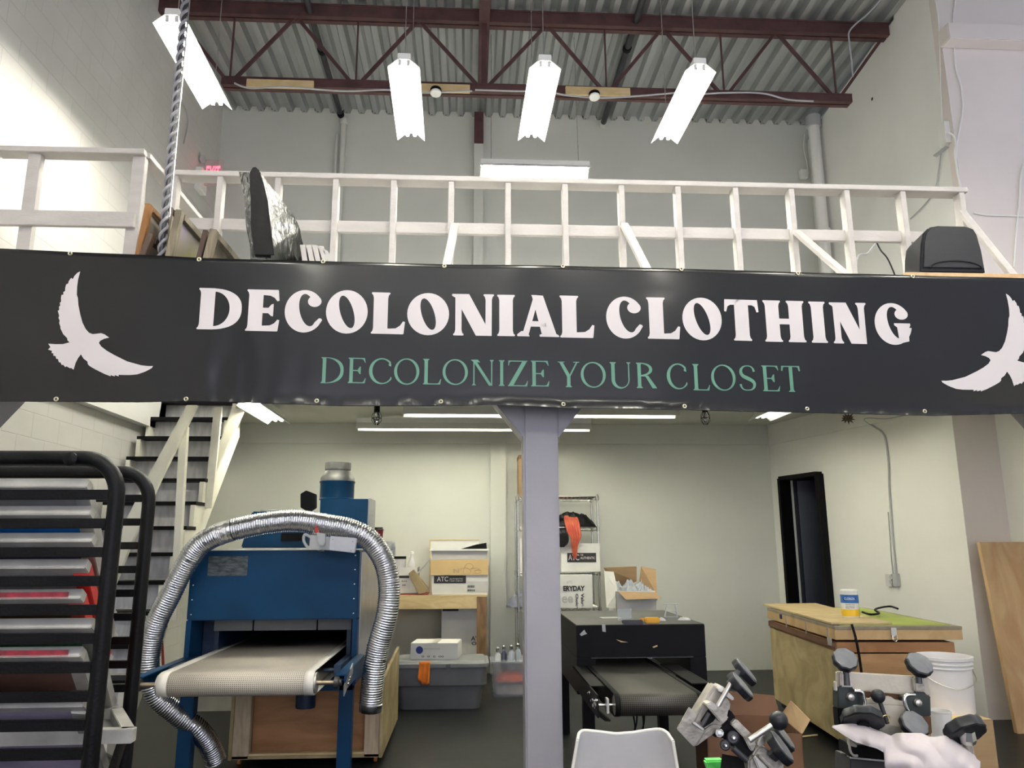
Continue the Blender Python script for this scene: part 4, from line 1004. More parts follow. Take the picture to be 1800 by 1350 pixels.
# clear bin
t = thing('clear_bin', 'clear plastic bin of coloured rags on the floor left of the middle column', 'bin', (.46, 8.6, 0))
x0, x1 = PY(864, 1200, 8.45).x, PY(934, 1200, 8.45).x; zb = PY(890, 1163, 8.45).z
mb = MB(); r_ = tap(x0, x1, 8.45, 8.85, .0, zb, .02, r=.04); n = len(r_[0]); mb.add(r_[0]+r_[1], [(i, (i+1) % n, n+(i+1) % n, n+i) for i in range(n)]+[tuple(range(n))])
M_bin = pm('frosted_plastic', (.50, .53, .58), .25, alpha=.42)
W(mb, 'bin_wall', M_bin, smooth=True)
W(tub(MB(), x0-.012, x1+.012, 8.438, 8.862, zb-.015, zb, 0, r=.045), 'rim', M_bin, smooth=True)
def heap(name, mat, cx, cy, z0, rx, ry, h, seed, parent=None, label=None, cat=None, n=26, rough=.35, freq=5):
    mb = MB(); vs = []
    for i in range(n+1):
        for j in range(n+1):
            a, b = (i/n-.5)*2, (j/n-.5)*2
            # square to disc
            x = a*math.sqrt(1-b*b/2); y = b*math.sqrt(1-a*a/2); rr_ = min(1, math.hypot(x, y))
            k = (1-rr_**2.6)
            nz_ = noise.noise(Vector((x*freq*.6, y*freq*.6, seed)))*.6+noise.noise(Vector((x*freq*1.6, y*freq*1.6, seed+9)))*.4
            vs.append((cx+x*rx*(1+.10*noise.noise(Vector((a*3, b*3, seed+3)))), cy+y*ry, z0+max(0, h*k*(1+rough*nz_*1.6))))
    N = n+1
    mb.add(vs, [(i*N+j, (i+1)*N+j, (i+1)*N+j+1, i*N+j+1) for i in range(n) for j in range(n)])
    bnd = [i*N for i in range(N)]+[n*N+j for j in range(1, N)]+[i*N+n for i in range(n-1, -1, -1)]+[j for j in range(n-1, 0, -1)]
    mb.add([(cx, cy, z0)], []); c_ = len(mb.v)-1
    for a, b in zip(bnd, bnd[1:]+bnd[:1]): mb.f.append([b, a, c_]); mb.mi.append(0)
    o = mb.build(name, mat, parent, world=parent is not None, smooth='all')
    if label: tag(o, label, cat)
    return o
heap('white_rags', M_cloth, (x0+x1)/2, 8.64, .008, .16, .15, .13, 3, None, 'white rags at the bottom of the clear bin', 'rags')
heap('orange_rags', pm('orange_red_rag', (.62, .11, .05), .85, var=.3), (x0+x1)/2-.01, 8.64, .14, .165, .15, .10, 8, None, 'orange red rags above the white rags in the clear bin', 'rags')
for i, (u, col, lab) in enumerate(((875, (.55, .56, .58), 'pale'), (886, (.05, .06, .10), 'dark'), (899, (.40, .43, .50), 'blue grey'), (911, (.35, .38, .42), 'grey'))):
    x = PY(u, 1150, 8.6).x; t2 = thing('spray_can', '%s bottle with a shiny cap standing in the clear bin' % lab, 'bottle', (x, 8.58+.05*(i % 2), .25), 0, 'bottles in the clear bin')
    MB().lathe([(.030, 0), (.032, .01), (.032, .15+.01*i), (.014, .18+.01*i)], n=16).build('bottle_body', pm('bottle_%s' % lab.replace(' ', '_'), col, .3), t2, smooth=True)
    MB().lathe([(.013, .18+.01*i), (.020, .19+.01*i), (.020, .225+.01*i), (.008, .235+.01*i)], n=16).build('cap', M_chrome, t2, smooth=True)

# ================================================================== WIRE SHELVING
t = thing('wire_shelf', 'chrome wire shelving unit standing behind the middle column', 'shelving', (1.1, 9.6, 0))
sx0, sx1 = PY(911, 1000, 9.4).x, PY(1053, 1000, 9.4).x
ytf, ytb = 9.40, 9.86
zt_ = [PY(1040, v, 9.4).z for v in (873, 927, 1006, 1068)]+[.25]
for x in (sx0, sx1):
    for y in (ytf, ytb):
        W(MB().cyl((x, y, 0), (x, y, zt_[0]+.03), .013, n=12), 'post', M_chrome, smooth=True)
for z in zt_:
    mb = MB()
    for y in (ytf, ytb):
        mb.cyl((sx0, y, z), (sx1, y, z), .005, n=6).cyl((sx0, y, z-.035), (sx1, y, z-.035), .004, n=6)
        k = 20; mb.tube([(sx0+(sx1-sx0)*i/k, y, z-(.035 if i % 2 else 0)) for i in range(k+1)], .003, 5)
    for x in (sx0, sx1): mb.cyl((x, ytf, z), (x, ytb, z), .005, n=6).cyl((x, ytf, z-.035), (x, ytb, z-.035), .004, n=6)
    for i in range(1, 14):
        y = ytf+(ytb-ytf)*i/14; mb.cyl((sx0, y, z), (sx1, y, z), .0028, n=5)
    W(mb, 'wire_shelf', M_chrome)
    for x in (sx0, sx1):
        for y in (ytf, ytb): W(MB().lathe([(.020, -.045), (.022, -.04), (.020, .008), (.016, .01)], (x, y, z), n=10), 'collar', M_rubber if z < 0 else M_chrome)
# content
zz = zt_
a = PY(913, 870, 9.4).x
bb = carton('cardboard_box', 'tall brown cardboard box on top of the wire shelving, mostly behind the column', a, a+.42, 9.44, 9.82, zz[0]+.006, PY(913, 806, 9.44).z, M_card)
MB().box(-.212, .212, -.193, .193, PY(913, 806, 9.44).z-zz[0]-.006, PY(913, 800, 9.44).z-zz[0]-.0).build('dark_rim', M_cardd, bb)
a, c = PY(988, 1004, 9.3), PY(1056, 955, 9.3)
ac = carton('shirt_carton', 'white shirt carton with black label on the second lowest visible shelf of the wire unit', a.x, c.x, 9.37, 9.80, zz[2]+.006, c.z, M_box)
flat(ac, 997, 972, 1048, 988, 9.368, M_ink, 'black_label'); wtext(ac, 'ATC', 999, 974.5, 1018, 985, 9.366, M_print); wtext(ac, 'THE', 1020, 974, 1025, 977, 9.366, M_print); wtext(ac, 'AUTHENTIC', 1020, 978.5, 1046, 983, 9.366, M_print)
ac.location.y = 9.585
a, c = PY(985, 1066, 9.3), PY(1040, 1010, 9.3)
ev = carton('everyday_carton', 'tall white carton printed with large black words beside the column', a.x-.2, c.x, 9.25, 9.60, zz[3]+.006, c.z, M_box)
wtext(ev, 'ATC', 996, 1021, 1006, 1026, 9.248, M_pt); wtext(ev, 'ERYDAY', 990, 1029.5, 1028, 1039, 9.248, M_ink, bold=.045); wtext(ev, 'ee', 988, 1048, 1007, 1060, 9.248, M_pt)
def vtext(parent, body, u0, v0, u1, v1, y):     # reads downwards
    a, b = PY(u0, v0, y), PY(u1, v1, y)
    return text(body, 'printed_text', M_ink, parent, (a.x, y-.0045, a.z), (0, 0, -1), (1, 0, 0), a.z-b.z, b.x-a.x, bold=.03)
vtext(ev, 'Value', 1021, 1043, 1027, 1066, 9.248); vtext(ev, 'Choice', 1011.5, 1044, 1017, 1070, 9.248)
a = PY(914, 1000, 9.4).x
carton('letter_box', 'white box with black corner marks standing left on the wire shelving', a, a+.25, 9.42, 9.8, zz[2]+.006, PY(914, 946, 9.42).z, M_box)
heap('black_clothes', M_bag, (PY(1008, 920, 9.5)).x, 9.6, zz[1]+.006, .30, .17, .17, 21, None, 'heap of black clothes on the upper wire shelf', 'clothes')
heap('blue_grey_cloth', pm('blue_grey_cloth', (.22, .23, .30), .85, var=.25), PY(920, 1070, 9.5).x, 9.55, zz[3]+.006, .20, .17, .16, 5, None, 'blue grey cloth bundled on the left of the wire shelving', 'cloth')
def drape(name, mat, label, cat, px, y, th=.012, fold=.02, bulge=.05):
    """cloth hanging over an edge: rows of (v, u_left, u_right)"""
    mb = MB(); N = 12; rows = []
    for k, (v, u0, u1, yy) in enumerate(px):
        rows.append([PY(u0+(u1-u0)*j/N, v, y+yy)+Vector((0, -abs(fold*math.sin(j*1.35+k*.7)), 0)) for j in range(N+1)])
    mb.add([p for r_ in rows for p in r_], [(i*(N+1)+j, i*(N+1)+j+1, (i+1)*(N+1)+j+1, (i+1)*(N+1)+j) for i in range(len(rows)-1) for j in range(N)])
    o = mb.build(name, mat, None, smooth='all'); md = o.modifiers.new('s', 'SOLIDIFY'); md.thickness = th
    m2 = o.modifiers.new('ss', 'SUBSURF'); m2.levels = 1; m2.render_levels = 2
    return tag(o, label, cat)
drape('black_garment', M_bag, 'black garment drooping beside the column over the wire shelf edge', 'garment', [(926, 980, 992, .2), (928, 978, 994, 0), (940, 976, 999, -.02), (955, 975, 1001, -.02), (962, 974, 992, -.02)], 9.34)
drape('red_shirt', pm('faded_red_shirt', (.30, .028, .022), .85, var=.3, scale=8, col2=(.36, .085, .035)), 'faded red and orange shirt hanging down over the wire shelf', 'shirt', [(905, 992, 1012, .22), (912, 990, 1017, .12), (925, 995, 1019, .0), (936, 996, 1022, -.03), (944, 1003, 1023, -.04), (958, 1003, 1015, -.05), (972, 1006, 1014, -.05), (983, 1009, 1012, -.05)], 9.34)
# open carton of shirts (standing on a second box)
a, c = PY(1084, 1100, 8.6), PY(1152, 1039, 8.6)
zb = .62
lower = carton('white_carton', 'plain white carton under the open carton of shirts, behind the black dryer', a.x-.06, c.x+.02, 8.6, 9.1, 0, zb, M_box)
oc = carton('open_carton', 'open carton full of grey shirts with its brown flaps folded out behind the black dryer', a.x, c.x, 8.6, 9.05, zb+.002, c.z, M_box, open_top=True)
fl = [[(1061, 998, 8.95), (1119, 996, 9.05), (1119, 1022, 9.05), (1082, 1038, 9.05)], [(1127, 996, 9.05), (1153, 1001, 9.0), (1155, 1045, 8.62), (1124, 1022, 9.04)], [(1087, 1040, 8.59), (1153, 1042, 8.59), (1163, 1052, 8.42), (1100, 1054, 8.42)]]
for f, nm in zip(fl, ('back_flap', 'side_flap', 'front_flap')):
    MB().prism([PY(*p) for p in f], (.0, .005, .003)).build(nm, M_card, oc, world=True)
MB().prism([PY(*p) for p in ((1062, 1004, 8.9), (1078, 1005, 8.75), (1085, 1040, 8.60), (1086, 1070, 8.6), (1066, 1068, 8.75))], (.005, 0, .0)).build('side_flap', M_box, oc, world=True)
for k in range(9):
    heap('folded_shirt', M_shirt, a.x+.09+.27*(k % 3)/2*1.0, 8.70+.13*(k//3), c.z-.10, .12, .10, .10+.03*(k // 3), 30+k, None, 'crumpled grey shirt in the open carton', 'shirt', n=18, rough=.6, freq=6)
    bpy.context.scene.objects[-1]
for o in [o for o in bpy.data.objects if o.name.startswith('folded_shirt')]: o['group'] = 'grey shirts in the open carton'

# ================================================================== BLACK DRYER
t = thing('small_dryer', 'small black conveyor dryer behind the middle column', 'dryer', (1.24, 6.2, 0))
DX0, DX1, DY0, DY1 = .775, 1.715, 5.75, 6.95
zt0 = .978; zl = PY(1120, 1156, DY0).z; zb0 = PY(1020, 1205, DY0).z
W(MB().box(DX0, DX1, DY0, DY1, zl, zt0), 'housing', M_black, bevel=.004)
W(MB().box(DX0+.003, DX1-.003, DY0+.003, DY1, zt0, zt0+.003), 'top_plate', pm('pale_black_top', (.055, .057, .056), .5, var=.25, scale=4))  # top plate coloured paler than the black housing
W(MB().box(DX0, DX0+.135, DY0, DY1, zb0-.06, zl), 'side_cheek', M_black, bevel=.003)
W(MB().box(DX1-.12, DX1, DY0, DY1, zb0, zl), 'side_cheek', M_black, bevel=.003)
W(MB().box(DX0+.10, DX1-.10, DY0-.02, DY0, zl, zl+.006), 'opening_lip', M_pipe)
W(MB().bar(PY(1145, 1158, 6.0), PY(1193, 1190, 6.6), .05, .004), 'inner_guide', M_steel)
for (x, y) in ((DX0+.045, DY0+.03), (DX1-.08, DY0+.0), (DX0, DY1-.09), (DX1-.10, DY1-.09)):
    W(MB().box(x, x+.08, y, y+.08, 0, zb0), 'leg', M_black, bevel=.003)
W(MB().bar((DX0+.09, DY0+.1, .42), (DX0+.40, DY1-.1, .10), .05, .012), 'brace', M_pipe)
zt, rr = .702, .062
bprof = beltmesh(0, 0, zt, rr, 4.70, 6.9)
KX0, KX1 = .855, 1.345
beltobj(KX0, KX1, bprof, M_beltb, 'mesh_belt')
pr2 = beltmesh(0, 0, zt+.002, rr+.002, 4.70, 6.9)
beltobj(KX0-.012, KX0+.018, pr2, M_rubber, 'belt_edge'); beltobj(KX1-.018, KX1+.012, pr2, M_rubber, 'belt_edge')
W(MB().cyl((KX0-.01, 4.70, zt-rr), (KX1+.01, 4.70, zt-rr), rr-.008, n=24), 'roller', M_steel, smooth=True)
W(MB().cyl((KX0-.11, 4.70, zt-rr), (KX0, 4.70, zt-rr), .008), 'roller_shaft', M_chrome, smooth=True)
W(MB().box(KX0-.115, KX0-.105, 4.66, 5.75, zt-.125, zt-.0).box(KX0-.115, KX0-.02, 4.95, 5.75, zt-.006, zt), 'side_rail', M_black, bevel=.002)
W(MB().box(KX1+.03, KX1+.15, 4.95, 5.75, zt-.0, zt+.008).box(KX1+.14, KX1+.15, 4.95, 5.75, zt-.10, zt), 'side_plate', M_black, bevel=.002)
for (y, z, r_) in ((4.70, zt-rr, .020), (4.78, zt-.05, .012), (4.90, zt-.03, .010), (4.66, zt-.03, .010)):
    W(MB().lathe([(r_, 0), (r_, .008), (r_*.5, .012), (r_*.5, .02)], (KX0-.115, y, z), (-1, -.3, 0), 10), 'bolt', M_chrome, smooth=True)
W(MB().box(KX0-.06, KX0-.045, 4.66, 4.72, zt-rr-.04, zt-rr+.04), 'bearing_block', M_steel, bevel=.002)
for k, (u0, u1) in enumerate(((1110, 1117), (1120, 1114), (1128, 1130), (1133, 1127))):
    W(MB().tube(spl([PY(u0, 1240, 5.9), PY((u0+u1)/2+2, 1270, 5.9), PY(u1, 1292, 5.9), PY(u1+3, 1320, 5.9)]), .006, 6), 'cable', M_rubber)
W(MB().pp([(1058, 1097), (1064, 1098), (1065, 1111), (1059, 1110)], DY0-.003, .002), 'tape_scrap', M_grey)
W(MB().pp([(1019, 1115), (1027, 1107), (1030, 1112), (1032, 1114), (1022, 1118)], DY0-.003, .002), 'tape_scrap', M_grey)
W(MB().pp([(1083, 1124), (1094, 1127), (1104, 1129), (1092, 1129)], DY0-.002, .0015), 'paint_scratch', M_pine)
W(MB().pp([(1147, 1137), (1155, 1134), (1156, 1136), (1149, 1139)], DY0-.002, .0015), 'paint_scratch', M_pine)
# clutter on the black dryer
ZK = zt0+.0035
def onk(u, v): return PZ(u, v, ZK)
c = onk(1100, 1091)
tt = thing('plastic_case', 'small clear plastic case standing open on the black dryer', 'case', (c.x, c.y, ZK))
MB().box(-.055, .055, -.03, .03, 0, .012).build('case_base', M_clear, tt); MB().prism([(-.055, .03, .012), (.055, .03, .012), (.055, .045, .085), (-.055, .045, .085)], (0, .008, 0)).build('case_lid', M_clear, tt)
c = onk(1146, 1095)
tt = thing('tape_dispenser', 'yellow plastic tool lying on the black dryer', 'tool', (c.x, c.y-.0, ZK))
M_yel = pm('yellow_plastic', (.72, .36, .015), .4)
MB().box(-.055, .055, -.03, .03, 0, .04).build('body', M_yel, tt, bevel=.008); MB().box(-.09, -.055, -.01, .02, .01, .035).build('nose', M_yel, tt, bevel=.006)
c = onk(1112, 1097)
tag(MB().box(c.x-.075, c.x+.075, c.y-.02, c.y+.03, ZK, ZK+.03).build('grey_cutter', M_pipe, None, bevel=.006), 'dark grey cutter lying in front of the clear case on the black dryer', 'tool')
c = onk(1073, 1086); tag(MB().prism([(c.x-.07, c.y-.05, ZK), (c.x+.08, c.y-.04, ZK), (c.x+.06, c.y+.06, ZK), (c.x-.08, c.y+.05, ZK)], (0, 0, .002)).build('paper_sheet', M_whitep, None), 'white paper scrap at the left on the black dryer', 'paper')
c = onk(1180, 1085)
tt = thing('wire_stand', 'small clear wire stand on the right of the black dryer top', 'stand', (c.x, c.y, ZK))
mb = MB()
for a, b in (((-.05, 0, 0), (-.03, 0, .10)), ((.05, 0, 0), (.035, 0, .10)), ((-.06, 0, .10), (.06, 0, .10)), ((-.05, 0, .002), (.05, 0, .002)), ((-.04, .06, 0), (-.03, 0, .10)), ((.06, .06, 0), (.035, 0, .10)), ((-.045, 0, .05), (.045, 0, .05))): mb.cyl(a, b, .004, n=6)
mb.build('wire_frame', pm('clear_rod', (.7, .72, .74), .2, alpha=.7), tt)
for (u, v, w_, lab) in ((1203, 1090, .05, 'pale crumpled wrapper at the right front of the black dryer top'), (1163, 1091, .035, 'small white wrapper beside the yellow tool')):
    c = onk(u, v); heap('plastic_wrapper', M_whitep, c.x, c.y, ZK, w_, .04, .02, u, None, lab, 'wrapper', n=10, rough=1.2, freq=8)

# ================================================================== PLYWOOD CART
CR = R(-5)
cart = thing('exposure_cart', 'plywood cabinet on casters with a lime green board set in its top', 'cabinet', (2.83, 6.06, 0), CR)
CW, CD, CT = .93, 1.75, .925
def C_(mb, name, mat, **k): return mb.build(name, mat, cart, **k)
C_(MB().box(.0, .02, 0, CD, .10, .80), 'side_panel', M_plyy)
C_(MB().box(.02, CW-.06, 0.0, .02, .10, .72), 'front_panel', wood('warm_plywood', (.36, .20, .085), (.47, .28, .13), (.5, 1, 2.5)))
C_(MB().box(CW-.06, CW-.04, 0, CD, .10, .80).box(.02, CW-.06, CD-.02, CD, .10, .80), 'back_panel', M_plyy)
C_(MB().box(.0, CW-.04, -.004, CD, .73, .805), 'upper_band', M_plyo, bevel=.003)
C_(MB().box(-.012, -.002, .0, CD, .755, .80), 'side_strip', M_cardd)
C_(MB().box(-.015, CW+.02, -.025, CD, .825, .90), 'lid_frame', wood('lid_pine', (.45, .29, .13), (.55, .38, .19), (1, 1, 1)), bevel=.003)
C_(MB().box(-.015, CW+.02, -.03, CD, .90, CT), 'lid_edge', wood('aged_edge', (.20, .17, .12), (.30, .26, .19)), bevel=.003)
C_(MB().box(.05, CW-.04, .03, CD-.04, CT, CT+.004), 'lime_board', M_lime)
C_(MB().box(0.0, CW-.04, 0, CD, .075, .10), 'base_board', M_plyy)
for x in (.06, CW-.12):
    for y in (.08, CD-.1):
        C_(MB().lathe([(.034, -.014), (.037, -.008), (.037, .008), (.034, .014)], (x, y, .037), (1, .2, 0), 16), 'caster', M_pipe, smooth=True)
        C_(MB().box(x-.025, x+.025, y-.025, y+.025, .05, .075), 'caster_fork', M_steel)
for y in (.12, .62, 1.15):
    C_(MB().box(-.022, -.014, y, y+.012, .80, .90), 'hinge', M_steel)
C_(MB().box(-.02, -.012, .06, .13, .77, .83), 'corner_plate', M_steel)
C_(MB().box(-.024, -.014, 1.28, 1.33, .86, .90), 'blue_tape', M_blue)
lx = .43
C_(MB().box(lx-.022, lx+.022, -.036, -.028, .85, .915), 'latch_plate', M_chrome, bevel=.003)
C_(MB().tube([(lx-.015, -.04, .86), (lx-.018, -.045, .83), (lx, -.047, .815), (lx+.018, -.045, .83), (lx+.015, -.04, .86)], .004, 6), 'latch_loop', M_chrome)
# mdf sheet lying on the cabinet
zm = CT+.006
cs = [PZ(u, v, zm+.012) for u, v in ((1337, 1061), (1461, 1095), (1568, 1095), (1432, 1060))]
cs[0].y = min(cs[0].y, 8.05); cs[3].y = min(cs[3].y, 8.1)
tag(MB().prism([(p.x, p.y, zm) for p in cs], (0, 0, .014)).build('mdf_sheet', M_mdf, None), 'tan fibreboard sheet lying across the left of the plywood cabinet', 'board')
# wipes canister
ZM = zm+.0145
c = PZ(1496, 1085, ZM)
wc = thing('wipes_canister', 'white blue and yellow canister of disinfecting wipes on the fibreboard sheet', 'canister', (c.x, c.y, ZM))
r_ = 14.6*c.y/1352; h_ = PY(1496, 1036, c.y).z-ZM
MB().lathe([(r_*.97, 0), (r_, .004), (r_, h_*.84), (r_*.95, h_*.86)], n=32).build('canister_body', M_white, wc, smooth=True)
MB().lathe([(r_*1.01, h_*.84), (r_*1.01, h_*.96), (r_*.9, h_), (0, h_)], n=32).build('lid', M_white, wc, smooth=True)
MB().lathe([(r_*1.006, h_*.52), (r_*1.006, h_*.82)], n=32).build('blue_band', pm('label_blue', (.03, .16, .48), .4), wc, smooth=True)
MB().lathe([(r_*1.006, h_*.05), (r_*1.006, h_*.30)], n=32).build('yellow_band', pm('label_yellow', (.85, .55, .03), .4), wc, smooth=True)
def wrapc(mb, pts, rr_):  # flat (x, z) shapes wrapped on the canister front
    a0 = math.atan2(-c.x, -c.y)
    out = [(math.sin(x/rr_)*rr_, -math.cos(x/rr_)*rr_, z) for x, z in pts]
    rot = Matrix.Rotation(-math.atan2(c.x, c.y), 3, 'Z'); out = [rot @ Vector(p) for p in out]
    mb.add(out, [tuple(range(len(out)))])
mb = MB(); wrapc(mb, [(math.cos(k*math.pi/12)*r_*.78, h_*.675+math.sin(k*math.pi/12)*h_*.125) for k in range(24)], r_*1.012); mb.build('oval_logo', pm('label_navy', (.012, .02, .14), .4), wc)
lo = text('CLOROX', 'logo_lettering', M_white, wc, (-r_*.62, 0, h_*.64), (1, 0, 0), (0, 0, 1), r_*1.24, h_*.085, world=False)
rot = Matrix.Rotation(-math.atan2(c.x, c.y), 3, 'Z'); rq = r_*1.03
for v in lo.data.vertices: v.co = rot @ Vector((math.sin(v.co.x/rq)*rq, -math.cos(v.co.x/rq)*rq, v.co.z))
for k, (bd, zz_) in enumerate((('Disinfecting', .455), ('Wipes', .395), ('KILLS 99.9%', .34))):
    lo = text(bd, 'label_lettering', M_ink, wc, (-r_*.5, 0, h_*zz_), (1, 0, 0), (0, 0, 1), r_*1.0, h_*.035, world=False)
    for v in lo.data.vertices: v.co = rot @ Vector((math.sin(v.co.x/rq)*rq, -math.cos(v.co.x/rq)*rq, v.co.z))
# black cord on the cabinet
cp = [PZ(u, v, ZM+.012) for u, v in ((1516, 1076), (1530, 1080), (1545, 1078), (1538, 1072), (1548, 1068), (1565, 1066), (1578, 1070))]
tag(MB().tube(spl(cp), .009, 8)    .build('extension_cord', M_rubber, None, smooth=True), 'black cord coiled beside the wipes canister', 'cord')
cp = [PY(1497, 1097, 5.97), PY(1501, 1110, 5.96), PY(1506, 1130, 5.95), PY(1512, 1165, 5.95), PY(1515, 1200, 5.95), PY(1512, 1260, 5.95)]
tag(MB().tube(spl(cp), .010, 8).build('power_cord', M_rubber, None, smooth=True), 'black power cord hanging down the front of the plywood cabinet', 'cord')

# ================================================================== RIGHT SIDE
# cardboard box, bucket
bx = carton('brown_carton', 'brown carton under the white bucket beside the plywood cabinet', PY(1610, 1300, 4.95).x, PY(1750, 1300, 4.95).x, 4.95, 5.45, 0, .47, M_card)
MB().prism([(-.24, -.25, .471), (.24, -.25, .471), (.20, -.10, .476), (-.2, -.1, .476)], (0, 0, .004)).build('top_flap', M_cardt, bx)
c = PY(1663, 1200, 5.2)
bk = thing('plastic_bucket', 'white plastic bucket with wire handle standing on the brown carton', 'bucket', (c.x, 5.2, .476))
hb = .345; R1, R0 = .172, .152
MB().lathe([(R0, 0), (R0+.001, .005), (R1-.012, hb-.075), (R1-.004, hb-.072), (R1-.004, hb-.066), (R1-.010, hb-.062), (R1-.009, hb-.05), (R1-.001, hb-.047), (R1-.001, hb-.040), (R1-.008, hb-.036), (R1-.007, hb-.024), (R1+.002, hb-.02), (R1+.004, hb), (R1-.008, hb), (R1-.012, hb-.02), (R0-.004, .01), (0, .008)], n=40).build('bucket_body', M_whitep, bk, smooth=True)
hp_ = spl([(-R1-.004, -.02, hb-.10), (-R1*.75, -R1*.72, hb-.155), (-.02, -R1-.01, hb-.185), (R1*.7, -R1*.75, hb-.15), (R1+.004, -.02, hb-.09)])
MB().tube(hp_, .003, 6).build('wire_handle', M_steel, bk, smooth=True)
for s_ in (-1, 1): MB().lathe([(.012, 0), (.010, .008)], (s_*R1, -.01, hb-.095), (s_, 0, 0), 12).build('handle_lug', M_whitep, bk)
# leaning plywood
b0 = PZ(1789, 1290, 0); pw = min(.62, 4.98-max(b0.x, 0)); t0_ = PY(1722, 953, b0.y+.30)
tag(MB().prism([b0, b0+Vector((pw, -.02, 0)), t0_+Vector((pw, -.02, 0)), t0_], (.0, .045, .0)).build('plywood_sheet', M_ply, None, bevel=.002), 'warm plywood sheet leaning on the wall end at the right', 'board')
# outlet boxes and cable on the angled wall
def wallbox(name, label, u0, v0, u1, v1, d, mat, cat):
    a, b = PW(u0, v0), PW(u1, v1); th = (b-a); th.z = 0
    mb = MB(); p = Vector((a.x, a.y, b.z)); mb.prism([p, p+th, p+th+Vector((0, 0, a.z-b.z)), p+Vector((0, 0, a.z-b.z))], -WN*d)
    tt = thing(name, label, cat, tuple((a+b)/2))
    mb.build('box_body', mat, tt, world=True, bevel=.003); return tt
ob = wallbox('wall_outlet', 'white wall outlet box at the lower end of the hanging cable', 1560, 1009, 1573, 1031, .035, M_whitep, 'outlet')
for v in (1015, 1023):
    p = PW(1566, v, .038); MB().lathe([(.022, 0), (.022, .003), (0, .003)], p, -WN, 12).build('socket', M_grey, ob, world=True)
wallbox('junction_box', 'small grey junction box beside the white outlet on the angled wall', 1573.5, 1008, 1584, 1031, .045, M_grey, 'junction box')
tag(MB().tube(spl([PW(u, v, .012) for u, v in ((1575, 1010), (1573, 985), (1569, 940), (1563, 860), (1562, 820), (1558, 780), (1552, 762), (1538, 751), (1524, 742), (1520, 737), (1530, 735), (1560, 736), (1600, 728))]), .010, 8).build('grey_cable', M_grey, None, smooth=True), 'grey cable drooping down the angled wall to the outlet', 'cable')
tag(MB().tube(spl([PW(u, v, .008) for u, v in ((1570, 1012), (1567, 985), (1564, 940), (1561, 900))]), .006, 6).build('thin_cable', M_grey, None, smooth=True), 'thin second cable ending at the outlet on the angled wall', 'cable')
mb = MB(); pts = []
rnd = random.Random(5)
for k in range(22):
    a = 2*math.pi*k/22; r_ = (1 if k % 2 else .55)*rnd.uniform(.8, 1.2)
    pts.append(PW(1490+13*r_*math.cos(a), 735+10*r_*math.sin(a), .022))
mb.prism(pts, WN*.01); o = mb.build('wall_hole', pm('hole_dark', (.09, .08, .07), .9, var=.6, scale=40), None); o['kind'] = 'structure'; o['label'] = 'broken hole in the band of the angled wall'; o['category'] = 'wall'

# ================================================================== UPPER RIGHT WALL DETAILS
XW = XR-.02
def cable(name, lab, pts, r_=.008, mat=None, cat='cable'): return tag(MB().tube(spl(pts), r_, 7).build(name, mat or M_white, None, smooth=True), lab, cat)
xc_ = PY(1440, 300, 9.7).x
XDP = XR-.11
tp_ = thing('drain_pipe', 'white painted drain pipe standing in the corner of the upper right wall', 'pipe', (XR-.09, 9.55, ZL))
t = tp_
W(MB().cyl((XDP, 9.55, ZL), (XDP, 9.55, 7.40), .075, n=20), 'pipe', M_wall, smooth=True)
t = tp_; W(MB().lathe([(.078, 0), (.095, .01), (.095, .12), (.078, .13)], (XDP, 9.55, 5.6), n=20), 'coupling', M_wall, smooth=True)
W(MB().lathe([(.078, 0), (.10, .01), (.10, .16), (.08, .17)], (XDP, 9.55, 7.25), n=20), 'coupling', M_grey, smooth=True)
cable('wall_cable', 'white cable drooping in the upper right corner', [PY(1414, 236, 9.93), PY(1413, 262, 9.93), PY(1418, 285, 9.93), PY(1421, 305, 9.93)])
tt = thing('junction_box', 'white junction box in the upper right corner of the back wall', 'junction box', tuple(PY(1414, 312, 9.9)))
a, b = PY(1407, 297, 9.9), PY(1421, 312, 9.9); MB().box(a.x, b.x, 9.9, 9.97, b.z, a.z).build('box_body', M_white, tt, world=True, bevel=.004)
# box and cables at the wall corner
yb_ = 6.86
tt = thing('junction_box', 'white metal junction box with cables at the edge of the upper right wall', 'junction box', tuple(PX(1655, 250, XR)))
a, b = PX(1651, 228, XR-.05), PX(1663, 248, XR-.05)
MB().box(XR-.06, XR, b.y-.02, a.y+.02, min(a.z, b.z)-.02, max(a.z, b.z)+.04).build('box_body', M_white, tt, world=True, bevel=.004)
MB().bar((XR-.04, b.y-.0, b.z-.06), (XR-.10, a.y+.05, b.z-.10), .05, .012).build('open_cover', M_grey, tt, world=True)
YP = 6.845
cable('wall_cable', 'white cable rising from the boxed ledge along the edge of the pinkish wall', [PY(1677, 80, YP), PY(1680, 120, YP), PY(1690, 155, YP), PY(1692, 190, YP), PY(1686, 230, YP), PY(1681, 262, YP), PY(1682, 300, YP), PY(1690, 333, YP), PY(1692, 372, YP)])
cable('wall_cable', 'white cable looping from the junction box down the pinkish wall', [PY(1664, 232, YP), PY(1676, 238, YP), PY(1680, 252, YP), PY(1678, 272, YP), PY(1684, 305, YP), PY(1688, 332, YP)])
cable('wall_cable', 'white cable above the boxed ledge at the top right', [PY(1680, -20, YP), PY(1678, 10, YP), PY(1676, 30, YP), PY(1676, 45, YP)])
cable('wall_cable', 'thin conduit running straight up the edge of the upper right wall', [PX(1644, 0, XW), PX(1650, 40, XW), PX(1653, 130, XW), PX(1656, 225, XW)], .006)
cable('wall_cable', 'grey cable drooping below the junction box behind the guard rail', [PX(1655, 262, XW), PX(1650, 300, XW), PX(1643, 335, XW), PX(1625, 360, XW), PX(1600, 385, XW)], .007, M_grey)
